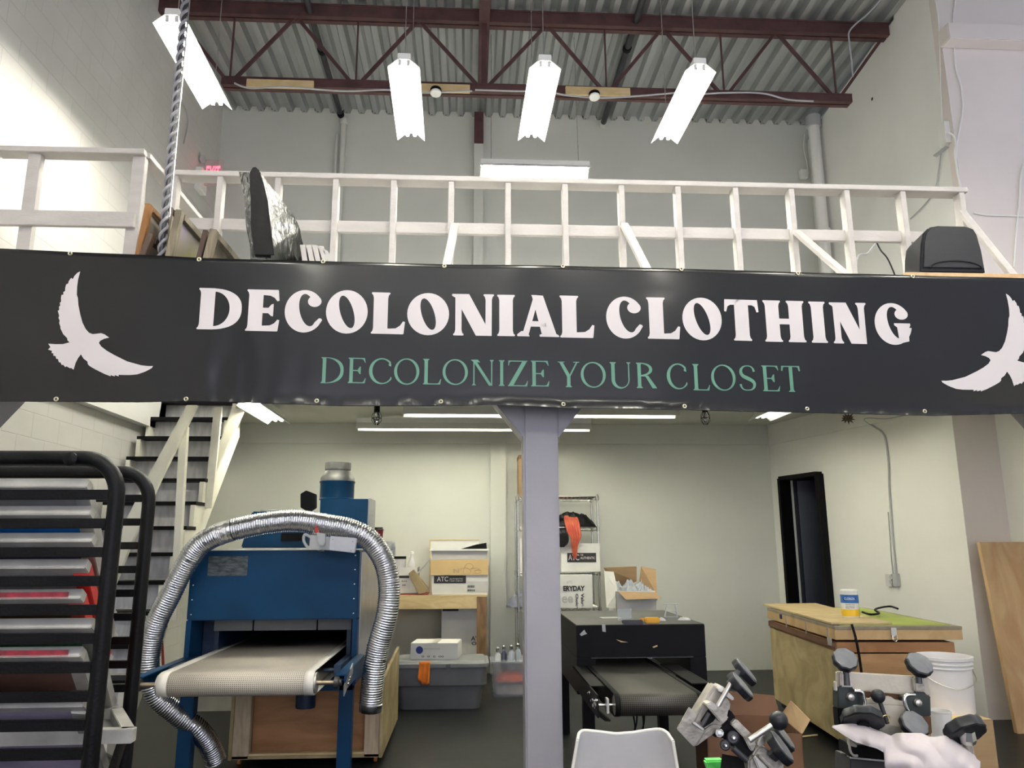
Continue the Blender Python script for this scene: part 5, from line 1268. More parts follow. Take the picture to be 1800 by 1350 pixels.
cable('wall_cable', 'white cable strung sideways across the pinkish wall', [PY(1712, 374, YP), PY(1735, 378, YP), PY(1770, 379, YP), PY(1810, 380, YP)])
cable('wall_cable', 'white cable looping down at the right edge of the pinkish wall', [PY(1800, 288, YP), PY(1794, 310, YP), PY(1792, 350, YP), PY(1787, 400, YP), PY(1782, 470, YP)])
cable('loft_cable', 'black cable hanging behind the guard rail beside the speaker', [PY(1600-59, 426, 5.9), PY(1548, 440, 5.8), PY(1562, 458, 5.6), Vector((PY(1580, 478, 5.2).x, 5.2, ZL+.008))], .006, M_rubber)
cable('loft_cable', 'grey cable behind the guard rail left of the speaker', [PY(1541, 426, 6.4), PY(1525, 445, 6.4), PY(1505, 462, 6.4), Vector((PY(1496, 470, 6.4).x, 6.4, ZL+.01))], .008, M_grey)
for (u, v) in ((1533, 174), ):
    tag(MB().lathe([(.022, 0), (.0, .001)], PX(u, v, XR-.001), (-1, 0, 0), 8).build('wall_plug_hole', M_rubber, None), 'small dark hole in the upper right wall', 'hole')
cable('roof_cable', 'pale cable hanging from the roof deck at the right end of the joist', [PY(1555, -10, 7.2), PY(1530, 20, 7.4), PY(1495, 52, 7.7), PY(1493, 75, 7.72), PY(1497, 110, 7.74), PY(1499, 135, 7.76)], .010, M_grey)
cable('roof_cable', 'pale cable sagging along the right half of the lower joist chord', [PY(1222, 166, 7.68), PY(1280, 163, 7.68), PY(1340, 164, 7.68), PY(1385, 175, 7.68), PY(1430, 178, 7.68)], .010, M_grey)
cable('roof_cable', 'pale cable sagging along the left half of the lower joist chord', [PY(412, 146, 7.66), PY(440, 155, 7.66), PY(500, 153, 7.66), PY(600, 160, 7.66), PY(680, 158, 7.66), PY(740, 163, 7.66), PY(830, 160, 7.66)], .010, M_grey)
cable('roof_cable', 'pale cable running between the two round detectors', [PY(835, 158, 7.66), PY(900, 160, 7.66), PY(960, 161, 7.66), PY(1000, 168, 7.66), PY(1060, 172, 7.66), PY(1130, 168, 7.66), PY(1200, 162, 7.66)], .010, M_grey)
# sprinkler pipes under the deck
tt = thing('sprinkler_pipe', 'dark sprinkler pipe under the deck left of the red brace', 'pipe', (-1.75, 7, 6.9), 0, None)
a = PY(600, 205, 9.9); 
MB().cyl((a.x, 3, a.z), (a.x, 9.9, a.z), .035, n=12).build('pipe', M_pipe, tt, world=True, smooth=True)
for y in (6.9, 8.4, 9.8): MB().cyl((a.x, y, a.z), (a.x, y+.06, a.z), .048, n=12).build('coupling', M_rubber, tt, world=True, smooth=True)
t = thing('riser_pipe', 'white painted riser pipe going down the back wall from the sprinkler pipe', 'pipe', (a.x, 9.93, ZL))
W(MB().cyl((a.x+.03, 9.93, ZL), (a.x+.03, 9.93, a.z-.05), .038, n=12), 'pipe', M_wallb, smooth=True)
W(MB().cyl((a.x-.06, 9.95, ZL), (a.x-.06, 9.95, a.z-.25), .022, n=10), 'pipe', M_wallb, smooth=True)
W(MB().lathe([(.05, 0), (.055, .01), (.055, .08), (.045, .09)], (a.x+.03, 9.93, a.z-.10), n=12), 'elbow', M_wallb, smooth=True)
a = PY(1060, 218, 9.95)
tt = thing('sprinkler_pipe', 'dark sprinkler pipe under the deck right of the red brace', 'pipe', (a.x, 7, a.z))
MB().cyl((a.x, 3, a.z), (a.x, 9.98, a.z), .04, n=12).build('pipe', M_pipe, tt, world=True, smooth=True)
MB().cyl((a.x, 9.90, a.z), (a.x, 9.98, a.z), .055, n=12).build('wall_collar', M_wallb, tt, world=True, smooth=True)
MB().cyl((a.x, 8.2, a.z), (a.x, 8.26, a.z), .052, n=12).build('coupling', M_rubber, tt, world=True, smooth=True)
# wooden blocks on the chord and detectors
for (u0, u1, v0, v1, lab) in ((434, 551, 139, 156, 'wooden block tied to the joist chord nearest the block wall'), (738, 826, 147, 163, 'wooden block tied to the joist chord beside the left round detector'), (994, 1108, 152, 169, 'wooden block tied to the joist chord beside the right round detector')):
    a, b = PY(u0, v0, 7.70), PY(u1, v1, 7.70)
    tag(MB().box(a.x, b.x, 7.69, 7.725, b.z, a.z).build('wood_block', M_pine, None, bevel=.003), lab, 'wood block', 'wooden blocks on the joist chord')
for (u, v, lab) in ((766, 163, 'round white smoke detector left of the red brace'), (1045, 170, 'round white smoke detector right of the red brace')):
    p = PY(u, v, 7.62); tt = thing('smoke_detector', lab, 'smoke detector', tuple(p), 0, 'smoke detectors under the joist')
    MB().lathe([(.045, -.012), (.06, -.004), (.06, .012), (.05, .02)], (0, 0, 0), (0, -.25, -1), 20).build('cover', M_white, tt, smooth=True)
    MB().lathe([(.058, 0), (.062, .01), (.062, .03), (.03, .05)], (0, 0, .012), (0, .25, 1), 16).build('base', M_rubber, tt, smooth=True)
# exit sign and emergency lamp on the block wall
a = PX(322, 262, XL+.04)
t = thing('exit_sign', 'small white emergency box with red glowing letters and lamp on the block wall', 'exit sign', (XL+.05, a.y, a.z-.3))
y0, y1 = PX(316, 270, XL).y, PX(330, 270, XL).y
zt1, zb1 = PX(323, 253, XL+.05).z, PX(323, 298, XL+.05).z
W(MB().box(XL, XL+.08, 9.2, 9.42, zb1, zt1), 'box_body', M_white, bevel=.005)
M_glow = pm('red_sign_glow', (.5, .02, .03), .5, emit=(1, .06, .10), estr=3)
p0, p1 = PY(326, 280, 9.30), PY(343, 322, 9.30)
W(MB().box(XL+.081, XL+.30, 9.30, 9.33, p1.z-.02, p0.z), 'sign_panel', pm('clear_red_panel', (.6, .45, .45), .3, alpha=.35))
text('EXIT', 'sign_letters', M_glow, t, (XL+.10, 9.295, p1.z+.04), (1, 0, 0), (0, 0, 1), .17, .20)
W(MB().lathe([(.03, 0), (.065, .03), (.07, .06), (.02, .065)], PY(340, 272, 9.3), (.6, -.8, 0), 16), 'lamp_head', M_grey, smooth=True)
W(MB().lathe([(.03, 0), (.05, .03), (.055, .05), (.02, .055)], PY(352, 280, 9.3), (.9, -.4, -.2), 16), 'lamp_head', M_grey, smooth=True)
cable('wall_cable', 'thin cable arcing up the block wall from the exit sign', [PX(u, v, XL+.02) for u, v in ((323, 252), (329, 225), (330, 205), (322, 185), (312, 175))], .008, M_grey)

# ================================================================== THINGS ON THE LOFT
def leanframe(name, lab, u0, v0, u1, v1, y, depth, bw, matf, matm, hgt=None, group='old wooden screens stood on the loft edge'):
    """screen frame standing on its edge, front bar from (u0,v0) up to (u1,v1), going back by depth"""
    b, tp_ = PY(u0, v0, y), PY(u1, v1, y); d = tp_-b
    b = tp_-d*((tp_.z-ZL-.004)/d.z); d = tp_-b; L = d.length; dn = d.normalized()
    tt = thing(name, lab, 'screen frame', tuple(b), 0, group)
    sd = dn.cross(Vector((0, 1, 0)))
    mk = lambda a, c: MB().bar(a, c, bw*.62, bw, (0, 1, 0))
    bb0 = Vector((0, 0, 0)); dz = dn*(bw/2)
    MB().bar(bb0+Vector((0, bw/2, 0)), dn*L+Vector((0, bw/2, 0)), bw*.75, bw, (0, 1, 0)).build('frame_bar', matf, tt, bevel=.003)
    MB().bar(bb0+Vector((0, depth-bw/2, 0)), dn*L+Vector((0, depth-bw/2, 0)), bw*.75, bw, (0, 1, 0)).build('frame_bar', matf, tt, bevel=.003)
    for q in (dn*(L-bw/2), dn*(bw/2)):
        MB().bar(q+Vector((0, bw, 0)), q+Vector((0, depth-bw, 0)), bw*.75, bw, tuple(sd)).build('frame_bar', matf, tt, bevel=.003)
    if matm:
        q0, q1 = dn*bw+Vector((0, bw, 0)), dn*(L-bw)+Vector((0, bw, 0)); e = Vector((0, depth-2*bw, 0))
        MB().prism([q0, q1, q1+e, q0+e], sd*.003 if sd.x > 0 else -sd*.003).build('mesh_fabric', matm, tt)
    return tt
W1 = wood('amber_frame', (.20, .085, .022), (.28, .135, .04), (6, 6, 1)); W2 = wood('grey_frame', (.12, .10, .07), (.21, .175, .12), (6, 6, 1)); W3 = wood('dark_frame', (.045, .025, .018), (.085, .05, .034), (6, 6, 1))
F1 = pm('cream_mesh', (.28, .24, .20), .7, var=.15); F2 = pm('stained_mesh', (.22, .18, .24), .7, scale=4, col2=(.20, .19, .07)); F3 = pm('brown_mesh', (.12, .10, .07), .7, var=.5, scale=8)
leanframe('screen_frame', 'amber wooden screen frame, leftmost on the loft edge', 243, 441, 260, 357, 5.02, .42, .05, W1, F1)
leanframe('screen_frame', 'low dark red wooden frame against the amber one', 252, 441, 264, 410, 4.97, .40, .055, W3, None)
leanframe('screen_frame', 'dark wooden frame directly behind the twisted pole', 284, 441, 298, 362, 5.10, .46, .04, W3, F1)
leanframe('screen_frame', 'weathered screen frame with purple and lime stains on its mesh', 297, 443, 314, 368, 4.95, .55, .058, W2, F2)
leanframe('screen_frame', 'short dark screen frame before the brown one', 351, 444, 361, 404, 4.98, .5, .045, W3, None)
leanframe('screen_frame', 'brown paint-smeared screen frame, rightmost on the loft edge', 364, 445, 375, 402, 4.93, .85, .06, W2, F3)
# wrapped slab
bg = thing('wrapped_slab', 'tall slab wrapped in crinkled black plastic leaning by the guard rail', 'wrapped slab', (-1.5, 5.3, ZL))
face = [(458, 303, 5.02), (480, 333, 5.14), (503, 362, 5.28), (520, 384, 5.38), (528, 410, 5.46), (534, 434, 5.50)]
fp = [PY(*p) for p in face]
bot_b = PY(536, 450, 5.52); bot_b.z = ZL+.003; bot_a = PY(483, 450, 5.02); bot_a.z = ZL+.003
mb = MB(); N = 16; M_ = 14; rows = []
prof_ = [fp[0].lerp(fp[0], 0)]
tops_ = spl(fp, 4)
import bisect
for i in range(N+1):
    s_ = i/N; k = s_*(len(tops_)-1); i0 = int(min(k, len(tops_)-2)); T_ = tops_[i0].lerp(tops_[i0+1], k-i0)
    B2 = bot_a.lerp(bot_b, s_)
    rows.append([B2.lerp(T_, j/M_)+Vector((.012*noise.noise(Vector((s_*6, j/M_*5, 2))), 0, 0)) for j in range(M_+1)])
off = Vector((-.135, -.02, -.01))
for sgn in (0, 1):
    vs = [p+(off+Vector((.01*noise.noise(p*4), 0, 0)) if sgn else Vector((0, 0, 0))) for r__ in rows for p in r__]
    mb.add(vs, [(i*(M_+1)+j, (i+1)*(M_+1)+j, (i+1)*(M_+1)+j+1, i*(M_+1)+j+1) for i in range(N) for j in range(M_)])
NN = (N+1)*(M_+1)
rim = [j for j in range(M_+1)]+[i*(M_+1)+M_ for i in range(1, N+1)]+[N*(M_+1)+j for j in range(M_-1, -1, -1)]+[i*(M_+1) for i in range(N-1, 0, -1)]
for a, b in zip(rim, rim[1:]+rim[:1]): mb.f.append([a, b, NN+b, NN+a]); mb.mi.append(0)
mb.build('crinkled_wrap', M_bagg, bg, smooth=True, world=True)
lf_ = [(436, 305, 5.0), (446, 290, 5.0), (457, 300, 5.0), (460, 322, 5.0), (441, 350, 5.0), (437, 340, 5.0)]
MB().prism([PY(*p) for p in lf_], (0, .10, 0)).build('loose_flap', M_bag, bg, world=True, bevel=.01)
MB().prism([PY(u, v, 4.985) for u, v in ((440, 330), (460, 310), (470, 350), (482, 448), (447, 448), (441, 400))], (0, .012, 0)).build('front_cover', M_bag, bg, world=True, bevel=.004)
# white thin boards
for k, (u, v, lab) in enumerate(((527, 430, 'white painted batten nearest the wrapped slab'), (538, 430, 'second white batten from the wrapped slab'), (548, 430, 'third white batten from the wrapped slab'), (559, 432, 'fourth white batten from the wrapped slab'), (567, 440, 'short white batten, farthest from the wrapped slab'))):
    tp1 = PY(u, v, 5.25); b1 = PY(u+4+k, 456, 5.25); d = tp1-b1; b1 = tp1-d*((tp1.z-ZL-.003)/d.z)
    tag(MB().prism([b1, b1+Vector((.036, 0, 0)), tp1+Vector((.036, 0, 0)), tp1], (0, .35, 0)).build('batten', M_rail, None, bevel=.002), lab, 'batten', 'white battens on the loft edge')
# speaker
ybd = 5.02; ZS = PY(1665, 479, ybd).z; ps_ = PY(1660, 470, ybd+.01); ys_ = ybd+.012
x0b = PY(1592, 480, ybd).x
tag(MB().box(x0b, 5.9, ybd, ybd+.5, ZL+.001, ZS-.001).build('plywood_plank', M_ply, None, bevel=.002), 'plywood plank on the loft edge under the loudspeaker', 'board')
sp_ = thing('loudspeaker', 'black loudspeaker on the loft edge at the right, above the banner', 'speaker', (ps_.x, ys_, ZS))
outl = [(1617, 478), (1619, 430), (1623, 410), (1633, 399), (1650, 396), (1698, 397), (1712, 401), (1719, 412), (1727, 440), (1734, 478)]
pl_ = [PY(u, v, ys_) for u, v in outl]
for p in pl_: 
    if p.z < ZS+.02: p.z = ZS
cx_ = sum(p.x for p in pl_)/len(pl_); cz_ = sum(p.z for p in pl_)/len(pl_)
back = [Vector((cx_-.02+(p.x-cx_)*.72, ys_+.30, ZS+(p.z-ZS)*.93)) for p in pl_]
mb = MB(); n = len(pl_); mb.add(pl_+back, [tuple(range(n)), tuple(range(n, 2*n))[::-1]]+[(i, (i+1) % n, n+(i+1) % n, n+i) for i in range(n)])
mb.build('cabinet', M_speaker, sp_, world=True, bevel=.012, smooth=True)
gr = [Vector((cx_+(p.x-cx_)*.90, ys_-.004, cz_+.005+(p.z-cz_)*.86)) for p in pl_]
MB().prism(gr, (0, -.006, 0)).build('grille', M_grille, sp_, world=True, bevel=.003, uvax=(0, 2))
gg = [Vector((cx_+.19*math.cos(a), ys_-.012, ZS+.035+.055*math.sin(a))) for a in [math.pi*k/12 for k in range(13)]]
MB().tube(gg, .006, 6).build('woofer_arc', M_speaker, sp_, world=True, smooth=True)
a = PY(1597, 430, ys_); 
sl = [(1595, 478, .05), (1596, 425, .05), (1603, 407, .08), (1613, 400, .1), (1622, 400, .02), (1619, 478, .02)]

# ================================================================== SCREEN DRYING RACK
YFR, YRR = 2.10, 2.60
xF, xR_ = PY(197, 955, YFR).x, PY(255, 955, YRR).x
zF, zR_ = PY(150, 806, YFR).z, PY(220, 830, YRR).z
rack = thing('drying_rack', 'black steel rack full of printing screens at the lower left', 'rack', (-1.4, 2.3, 0))
t = rack
def upframe(x, y, z, r_, Wd, nm):
    pts = [(x, y, 0), (x, y, z-.11)]
    for k in range(1, 9):
        a = R(90*k/9); pts.append((x-.09+.09*math.cos(a), y, z-.10+.10*math.sin(a)))
    pts += [(x-.09, y, z), (x-Wd+.09, y-.03*0, z)]
    for k in range(1, 9):
        a = R(90+90*k/9); pts.append((x-Wd+.09+.09*math.cos(a), y, z-.10+.10*math.sin(a)))
    pts += [(x-Wd, y, z-.11), (x-Wd, y, 0)]
    return W(MB().tube(pts, r_, 14), nm, M_rack, smooth=True)
WDT = .98
upframe(xF, YFR, zF, .0205, WDT, 'front_frame'); upframe(xR_, YRR, zR_, .0205, WDT, 'rear_frame')
SF = [869.5+50.5*i for i in range(10)]; SRr = [876+41.6*i for i in range(10)]
zf = [PY(190, v, YFR).z for v in SF]; zr_ = [PY(250, v, YRR).z for v in SRr]
for z in zf: W(MB().box(xF-WDT, xF, YFR-.008, YFR+.012, z-.0128, z+.0128), 'front_slat', M_rack, bevel=.002)
for z in zr_: W(MB().box(xR_-WDT, xR_, YRR-.010, YRR+.014, z-.0115, z+.0115), 'rear_slat', M_rack, bevel=.002)
W(MB().lathe([(.018, 0), (.018, .012), (.010, .016)], (PY(131, 815, YFR).x, YFR-.015, zF-.004), (0, -1, 0), 14), 'bolt', M_rack, smooth=True)
for z in (.16, .30): W(MB().bar((xF, YFR, z), (xR_, YRR, z+.02), .03, .03), 'side_bar', M_rack)
W(MB().bar((xF, YFR, .78), (xR_, YRR, 1.02), .02, .03), 'diagonal_brace', M_rack)
W(MB().bar((xF-WDT, YFR, .3), (xR_-WDT, YRR, .32), .03, .03), 'side_bar', M_rack)
GS = 'printing screens in the black rack'
SCR = [ # top edge v, right end u, mesh colour, paint colour of the inner side, words
 (847, 158, (.33, .31, .28), None, 'uppermost screen in the black rack, plain grey mesh'),
 (895, 164, (.02, .20, .62), None, 'screen with bright blue mesh, second from the top of the rack'),
 (942, 166, (.05, .04, .14), None, 'screen with dark violet mesh, third from the top of the rack'),
 (988, 156, (.30, .30, .30), (.55, .03, .03), 'screen with red side strip, fourth from the top of the rack'),
 (1041, 147, (.10, .04, .02), (.55, .03, .02), 'screen with brown mesh and red side, fifth from the top of the rack'),
 (1092, 171, (.03, .22, .08), None, 'screen with green mesh, in the middle of the rack'),
 (1142, 147, (.12, .06, .04), None, 'screen with red ink smeared along its front edge in the lower rack'),
 (1229, 176, (.30, .26, .38), None, 'translucent lilac screen near the bottom of the rack'),
]
side = Vector((-.137, .50, -.30)); side_n = side.normalized(); LEN = side.length
acr = Vector((-1, 0, 0)); nrm = side_n.cross(Vector((1, 0, 0))).normalized()
if nrm.z < 0: nrm = -nrm
for k, (v, u, mc, pc, lab) in enumerate(SCR):
    y0 = YFR+.016
    o_ = PY(u, v+7, y0+.012); o_.x = min(o_.x, xF-.035)
    sc = thing('printing_screen', lab, 'printing screen', tuple(o_), 0, GS)
    Wd = .80; fw_, fh = .036, .036
    m_ = M_alus
    MB().bar((0, 0, 0), (-Wd, 0, 0), fw_-.006, fh-.008, tuple(nrm)).build('front_bar', m_, sc, bevel=.002)
    MB().bar(side, side+acr*Wd, fw_, fh, tuple(nrm)).build('rear_bar', m_, sc, bevel=.002)
    rb = pm('red_inked_bar', (.50, .035, .03), .5, var=.2) if pc else m_
    MB().bar(side_n*.02-Vector((.018, 0, 0)), side-side_n*.02-Vector((.018, 0, 0)), fw_, fh, tuple(nrm)).build('side_bar', rb, sc, bevel=.002)
    MB().bar(side_n*.02-Vector((Wd-.018, 0, 0)), side-side_n*.02-Vector((Wd-.018, 0, 0)), fw_, fh, tuple(nrm)).build('side_bar', m_, sc, bevel=.002)
    MB().prism([side_n*.02+acr*.03-nrm*.012, side_n*(LEN-.02)+acr*.03-nrm*.012, side_n*(LEN-.02)+acr*(Wd-.03)-nrm*.012, side_n*.02+acr*(Wd-.03)-nrm*.012], nrm*.002).build('mesh_fabric', pm('screen_mesh_%d' % k, mc, .5, var=.25, scale=5), sc)
    if k in (4, 6): MB().box(-.26, -.03, -.0185, -.0175, -.004, .012).build('ink_smear', pm('red_ink', (.40, .02, .04), .5, var=.4, scale=40, alpha=.55), sc)
# straight bright screen at the bottom that sticks out
o_ = PY(236, 1292, 2.28); 
sc = thing('printing_screen', 'bare aluminium screen lying level at the bottom and sticking out of the rack', 'printing screen', tuple(o_), 0, GS)
for (a, b) in (((0, 0, 0), (-.85, -.02, 0)), ((-.16, .28, -.0), (-.99, .26, -.0)), ((-.017, .0, 0), (-.17, .28, -.0)), ((-.835, -.02, 0), (-.99, .26, -.0))):
    MB().bar(a, b, .034, .036).build('frame_bar', M_alus, sc, bevel=.002)
MB().prism([(-.03, .01, -.014), (-.16, .27, -.014), (-.97, .25, -.014), (-.82, -.01, -.014)], (0, 0, .002)).build('mesh_fabric', pm('pale_mesh', (.15, .15, .145), .6), sc)

# ================================================================== WHITE CHAIR
YC = 3.2
ch = thing('plastic_chair', 'white plastic shell chair with its back to us at the bottom centre', 'chair', (PY(1097, 1300, YC).x, YC+.2, 0), 0)
t = ch
topl = [(205, 1350), (222, 1240), (240, 1135), (262, 1098), (300, 1090), (400, 1105), (560, 1128), (700, 1118), (820, 1095), (905, 1080), (945, 1095), (972, 1145), (985, 1240), (1000, 1350)]
topl = [(960+x/4.355, 1040+y/4.355) for x, y in topl]
L_ = [PY(u, v, YC) for u, v in topl]
zlow = .47
def shell(off, inset):
    rows = []
    xs0, xs1 = L_[0].x, L_[-1].x
    return rows
mid = [p for p in L_]
N = 20; rows = []
xa_, xb_ = L_[0].x-.012, L_[-1].x+.012
def topz(s_):
    # outline of the upper edge as x,z by arc over the middle points
    pts = L_[2:-2]; k = s_*(len(pts)-1); i0 = int(min(k, len(pts)-2)); return pts[i0].lerp(pts[i0+1], k-i0)
for i in range(N+1):
    s_ = i/N; T_ = topz(s_); xb2 = xa_-.02+(xb_-xa_+.04)*s_
    row = []
    for j in range(13):
        q = j/12; z = T_.z+(zlow-T_.z)*q; x = T_.x+(xb2-T_.x)*min(1, q*1.2)
        cv = (abs(2*s_-1))**2.2
        y = YC+.02+.085*cv*(.6+.4*q)*-1 + .10*(1-cv)*0 + .10*q*(-1)*0
        row.append((x, YC+.085*(1-cv)-.0+.02*math.sin(q*2), z))
    rows.append(row)
mb = MB(); mb.add([p for r__ in rows for p in r__], [(i*13+j, (i+1)*13+j, (i+1)*13+j+1, i*13+j+1) for i in range(N) for j in range(12)])
o = W(mb, 'backrest', pm('shaded_chair_shell', (.40, .395, .41), .4), smooth='all'); md = o.modifiers.new('s', 'SOLIDIFY'); md.thickness = .007; md.offset = 0; o.modifiers.new('ss', 'SUBSURF').render_levels = 1  # backrest colour darkened to carry the shading of the white shell
W(MB().tube(spl([Vector(r__[0]) for r__ in rows], 3), .0062, 8), 'rim', pm('cream_rim', (.76, .74, .68), .35), smooth=True)
for i in (0, N): W(MB().tube([Vector(p) for p in rows[i]], .0062, 8), 'side_rim', MATS['cream_rim'], smooth=True)
cxm = (xa_+xb_)/2
W(tub(MB(), cxm-.23, cxm+.23, YC-.42, YC+.10, .435, .47, .0, r=.08), 'seat', M_whitep, smooth=True, bevel=.008)
for sx in (-1, 1):
    for sy in (0, 1):
        W(MB().cyl((cxm+sx*.16, YC-.32+sy*.34, .435), (cxm+sx*.22, YC-.40+sy*.50, 0), .014, .010), 'leg', M_pine, smooth=True)

# ================================================================== SCREEN PRESS IN THE FOREGROUND
def knob(parent, c, ax, r_, h_, flip=False, dark=False):
    c = Vector(c); ax = Vector(ax).normalized(); n = 48
    kb = MB().lathe([(r_*.55, -h_*.55), (r_*.95, -h_*.45), (r_, -h_*.3), (r_, h_*.25), (r_*.93, h_*.34)], c, ax, n, (9, .035)).build('knob', M_knob, parent, smooth=True, world=True)
    if not dark: MB().lathe([(r_*.94, h_*.30), (r_*.90, h_*.42), (r_*.5, h_*.5), (r_*.1, h_*.50)], c, ax, n, (9, .03)).build('knob_cap', M_knobt, kb, smooth=True, world=True)
    else: MB().lathe([(r_*.80, h_*.32), (r_*.78, h_*.05), (r_*.3, .0), (r_*.28, h_*.5), (0, h_*.5)], c, ax, n).build('knob_hollow', M_rubber, kb, smooth=True, world=True)
def ZA(x, y): return (1190+x/6.75, 1150+y/6.75)
YA = 1.80
pa = thing('press_clamp', 'tilted aluminium press clamp with dark disc knobs and a ball lever beside the white chair', 'press clamp', tuple(PY(1320, 1350, YA)))
t = pa
def A_(pts, y, d, name, mat, bevel=.0025): return W(MB().pp([ZA(*p) for p in pts], y, d), name, mat, bevel=bevel, smooth=True)
A_([(150, 628), (240, 722), (185, 822), (322, 912), (215, 1095), (195, 1098), (3, 893)], YA, .008, 'clamp_plate', M_alu, .0015)
A_([(215, 1095), (322, 912), (420, 840), (545, 850), (460, 930), (250, 1082)], YA+.002, .05, 'clamp_foot', M_alu)
A_([(440, 378), (460, 368), (490, 385), (625, 560), (640, 600), (612, 760), (530, 862), (330, 905), (185, 820), (240, 700)], YA+.012, .05, 'clamp_body', M_alu, .004)
A_([(480, 430), (520, 385), (545, 380), (620, 455), (690, 530), (672, 558), (610, 515), (560, 470)], YA-.006, .05, 'clamp_head', M_steel)
A_([(340, 598), (395, 575), (450, 580), (612, 735), (612, 770), (545, 828), (525, 815)], YA-.018, .035, 'jaw_bar', M_alu)
A_([(375, 660), (470, 745), (430, 800), (320, 875), (285, 795)], YA+.006, .01, 'slot', M_rubber, .0005)
A_([(185, 820), (205, 800), (325, 890), (318, 912)], YA-.006, .02, 'lower_jaw', M_steel, .001)
def acyl(p, q, r_, name, mat, y=YA-.012, y2=None): return W(MB().cyl(PY(*ZA(*p), y), PY(*ZA(*q), y2 or y), r_, n=14), name, mat, smooth=True)
acyl((640, 345), (485, 615), .0052, 'screw', M_steel); acyl((385, 700), (300, 845), .0050, 'screw', M_pipe, YA)
acyl((740, 200), (620, 360), .008, 'screw', M_pipe, YA+.07)
AX = (.70, -.26, .62)
knob(pa, PY(*ZA(752, 378), YA-.005), AX, .0345, .020)
knob(pa, PY(*ZA(800, 208), YA+.09), AX, .0345, .020)
acyl((640, 350), (735, 395), .010, 'knob_stem', M_pipe)
A_([(612, 662), (640, 665), (705, 760), (650, 830), (760, 930), (905, 1090), (905, 1180), (845, 1255), (640, 1080), (560, 1000), (440, 985), (440, 930), (585, 805)], YA+.01, .035, 'arm_plate', M_black)
A_([(705, 765), (790, 850), (905, 965), (940, 1050), (925, 1110), (905, 1165), (870, 1135), (790, 985), (640, 832)], YA-.004, .02, 'arm_bar', M_alu)
for (x, y, r_) in ((660, 985, 68), (568, 1075, 58)):
    c = PY(*ZA(x, y), YA-.004); rr_ = r_/6.75*YA/1352
    W(MB().lathe([(rr_, 0), (rr_, .006), (rr_*.86, .008), (rr_*.82, .004), (rr_*.55, .004)], c, (-.1, -1, .1), 24), 'washer', M_pipe, smooth=True)
    W(MB().lathe([(rr_*.42, .003), (rr_*.42, .012), (rr_*.2, .014)], c, (-.1, -1, .1), 6), 'bolt', M_chrome)
W(MB().lathe([(.009, 0), (.009, .008), (.004, .010)], PY(*ZA(503, 938), YA-.01), (-.2, -1, .4), 8), 'nut', M_chrome)
acyl((858, 1022), (1140, 832), .0062, 'lever_rod', M_steel, YA-.02)
c = PY(*ZA(1205, 788), YA-.02); W(MB().lathe([(.0202*math.sin(math.pi*k/14)+1e-4, -.0202*math.cos(math.pi*k/14)) for k in range(15)], c, n=24), 'ball_handle', M_knob, smooth='all')
A_([(958, 1095), (1035, 1090), (1110, 1155), (1230, 1235), (1272, 1295), (1272, 1420), (850, 1420), (850, 1250), (905, 1190)], YA, .06, 'lower_clamp', M_alu, .004)
A_([(960, 1050), (1000, 960), (1050, 955), (1060, 1010), (1035, 1090), (960, 1095)], YA+.0, .03, 'lug', M_steel)
A_([(905, 1215), (935, 1205), (1010, 1290), (1080, 1350), (1080, 1400), (985, 1400)], YA-.012, .02, 'lower_jaw', M_steel)
A_([(985, 1190), (1140, 1330), (1200, 1400), (1150, 1400), (965, 1210)], YA-.014, .02, 'lower_jaw', M_alu)
acyl((1190, 1235), (1110, 1160), .009, 'knob_stem', M_pipe)
knob(pa, PY(*ZA(1215, 1110), YA-.012), (.72, -.30, .58), .0375, .024)
knob(pa, PY(*ZA(1248, 985), YA+.09), (.72, -.30, .58), .0355, .022)
acyl((660, 1110), (830, 1260), .007, 'spring', M_pipe, YA-.006)
# column and base carrying the clamps down to the floor
p = PY(1390, 1420, YA+.05)
W(MB().bar(PY(1300, 1352, YA+.03), (1.0, 2.25, .80), .09, .05), 'carrier_arm', M_black)
W(MB().cyl((1.0, 2.25, .03), (1.0, 2.25, .86), .07, n=24), 'base_column', M_black, smooth=True)
W(MB().lathe([(.30, 0), (.30, .03), (.1, .05)], (1.0, 2.25, 0), n=32), 'foot_plate', M_black, smooth=True)
# green plastic tray on the arm
gp = [(1190+x/6.75, 1150+y/6.75) for x, y in ((343, 1275), (370, 1262), (545, 1257), (690, 1355), (720, 1400), (385, 1400))]
g = thing('green_scraper', 'bright green plastic scraper at the bottom edge beside the white chair', 'scraper', tuple(PY(1265, 1350, 2.05)))
MB().pp(gp, 2.05, .03).build('scraper_body', M_lgreen, g, world=True, bevel=.004, smooth=True)
MB().pp([(u+2, v+3) for u, v in gp[1:4]]+[(1262, 1352)], 2.046, .004).build('scraper_rib', pm('darker_green_plastic', (.07, .45, .08), .4), g, world=True)
MB().bar(PY(1268, 1356, 2.06), (.93, 2.19, .84), .02, .02).build('handle', M_lgreen, g, world=True)
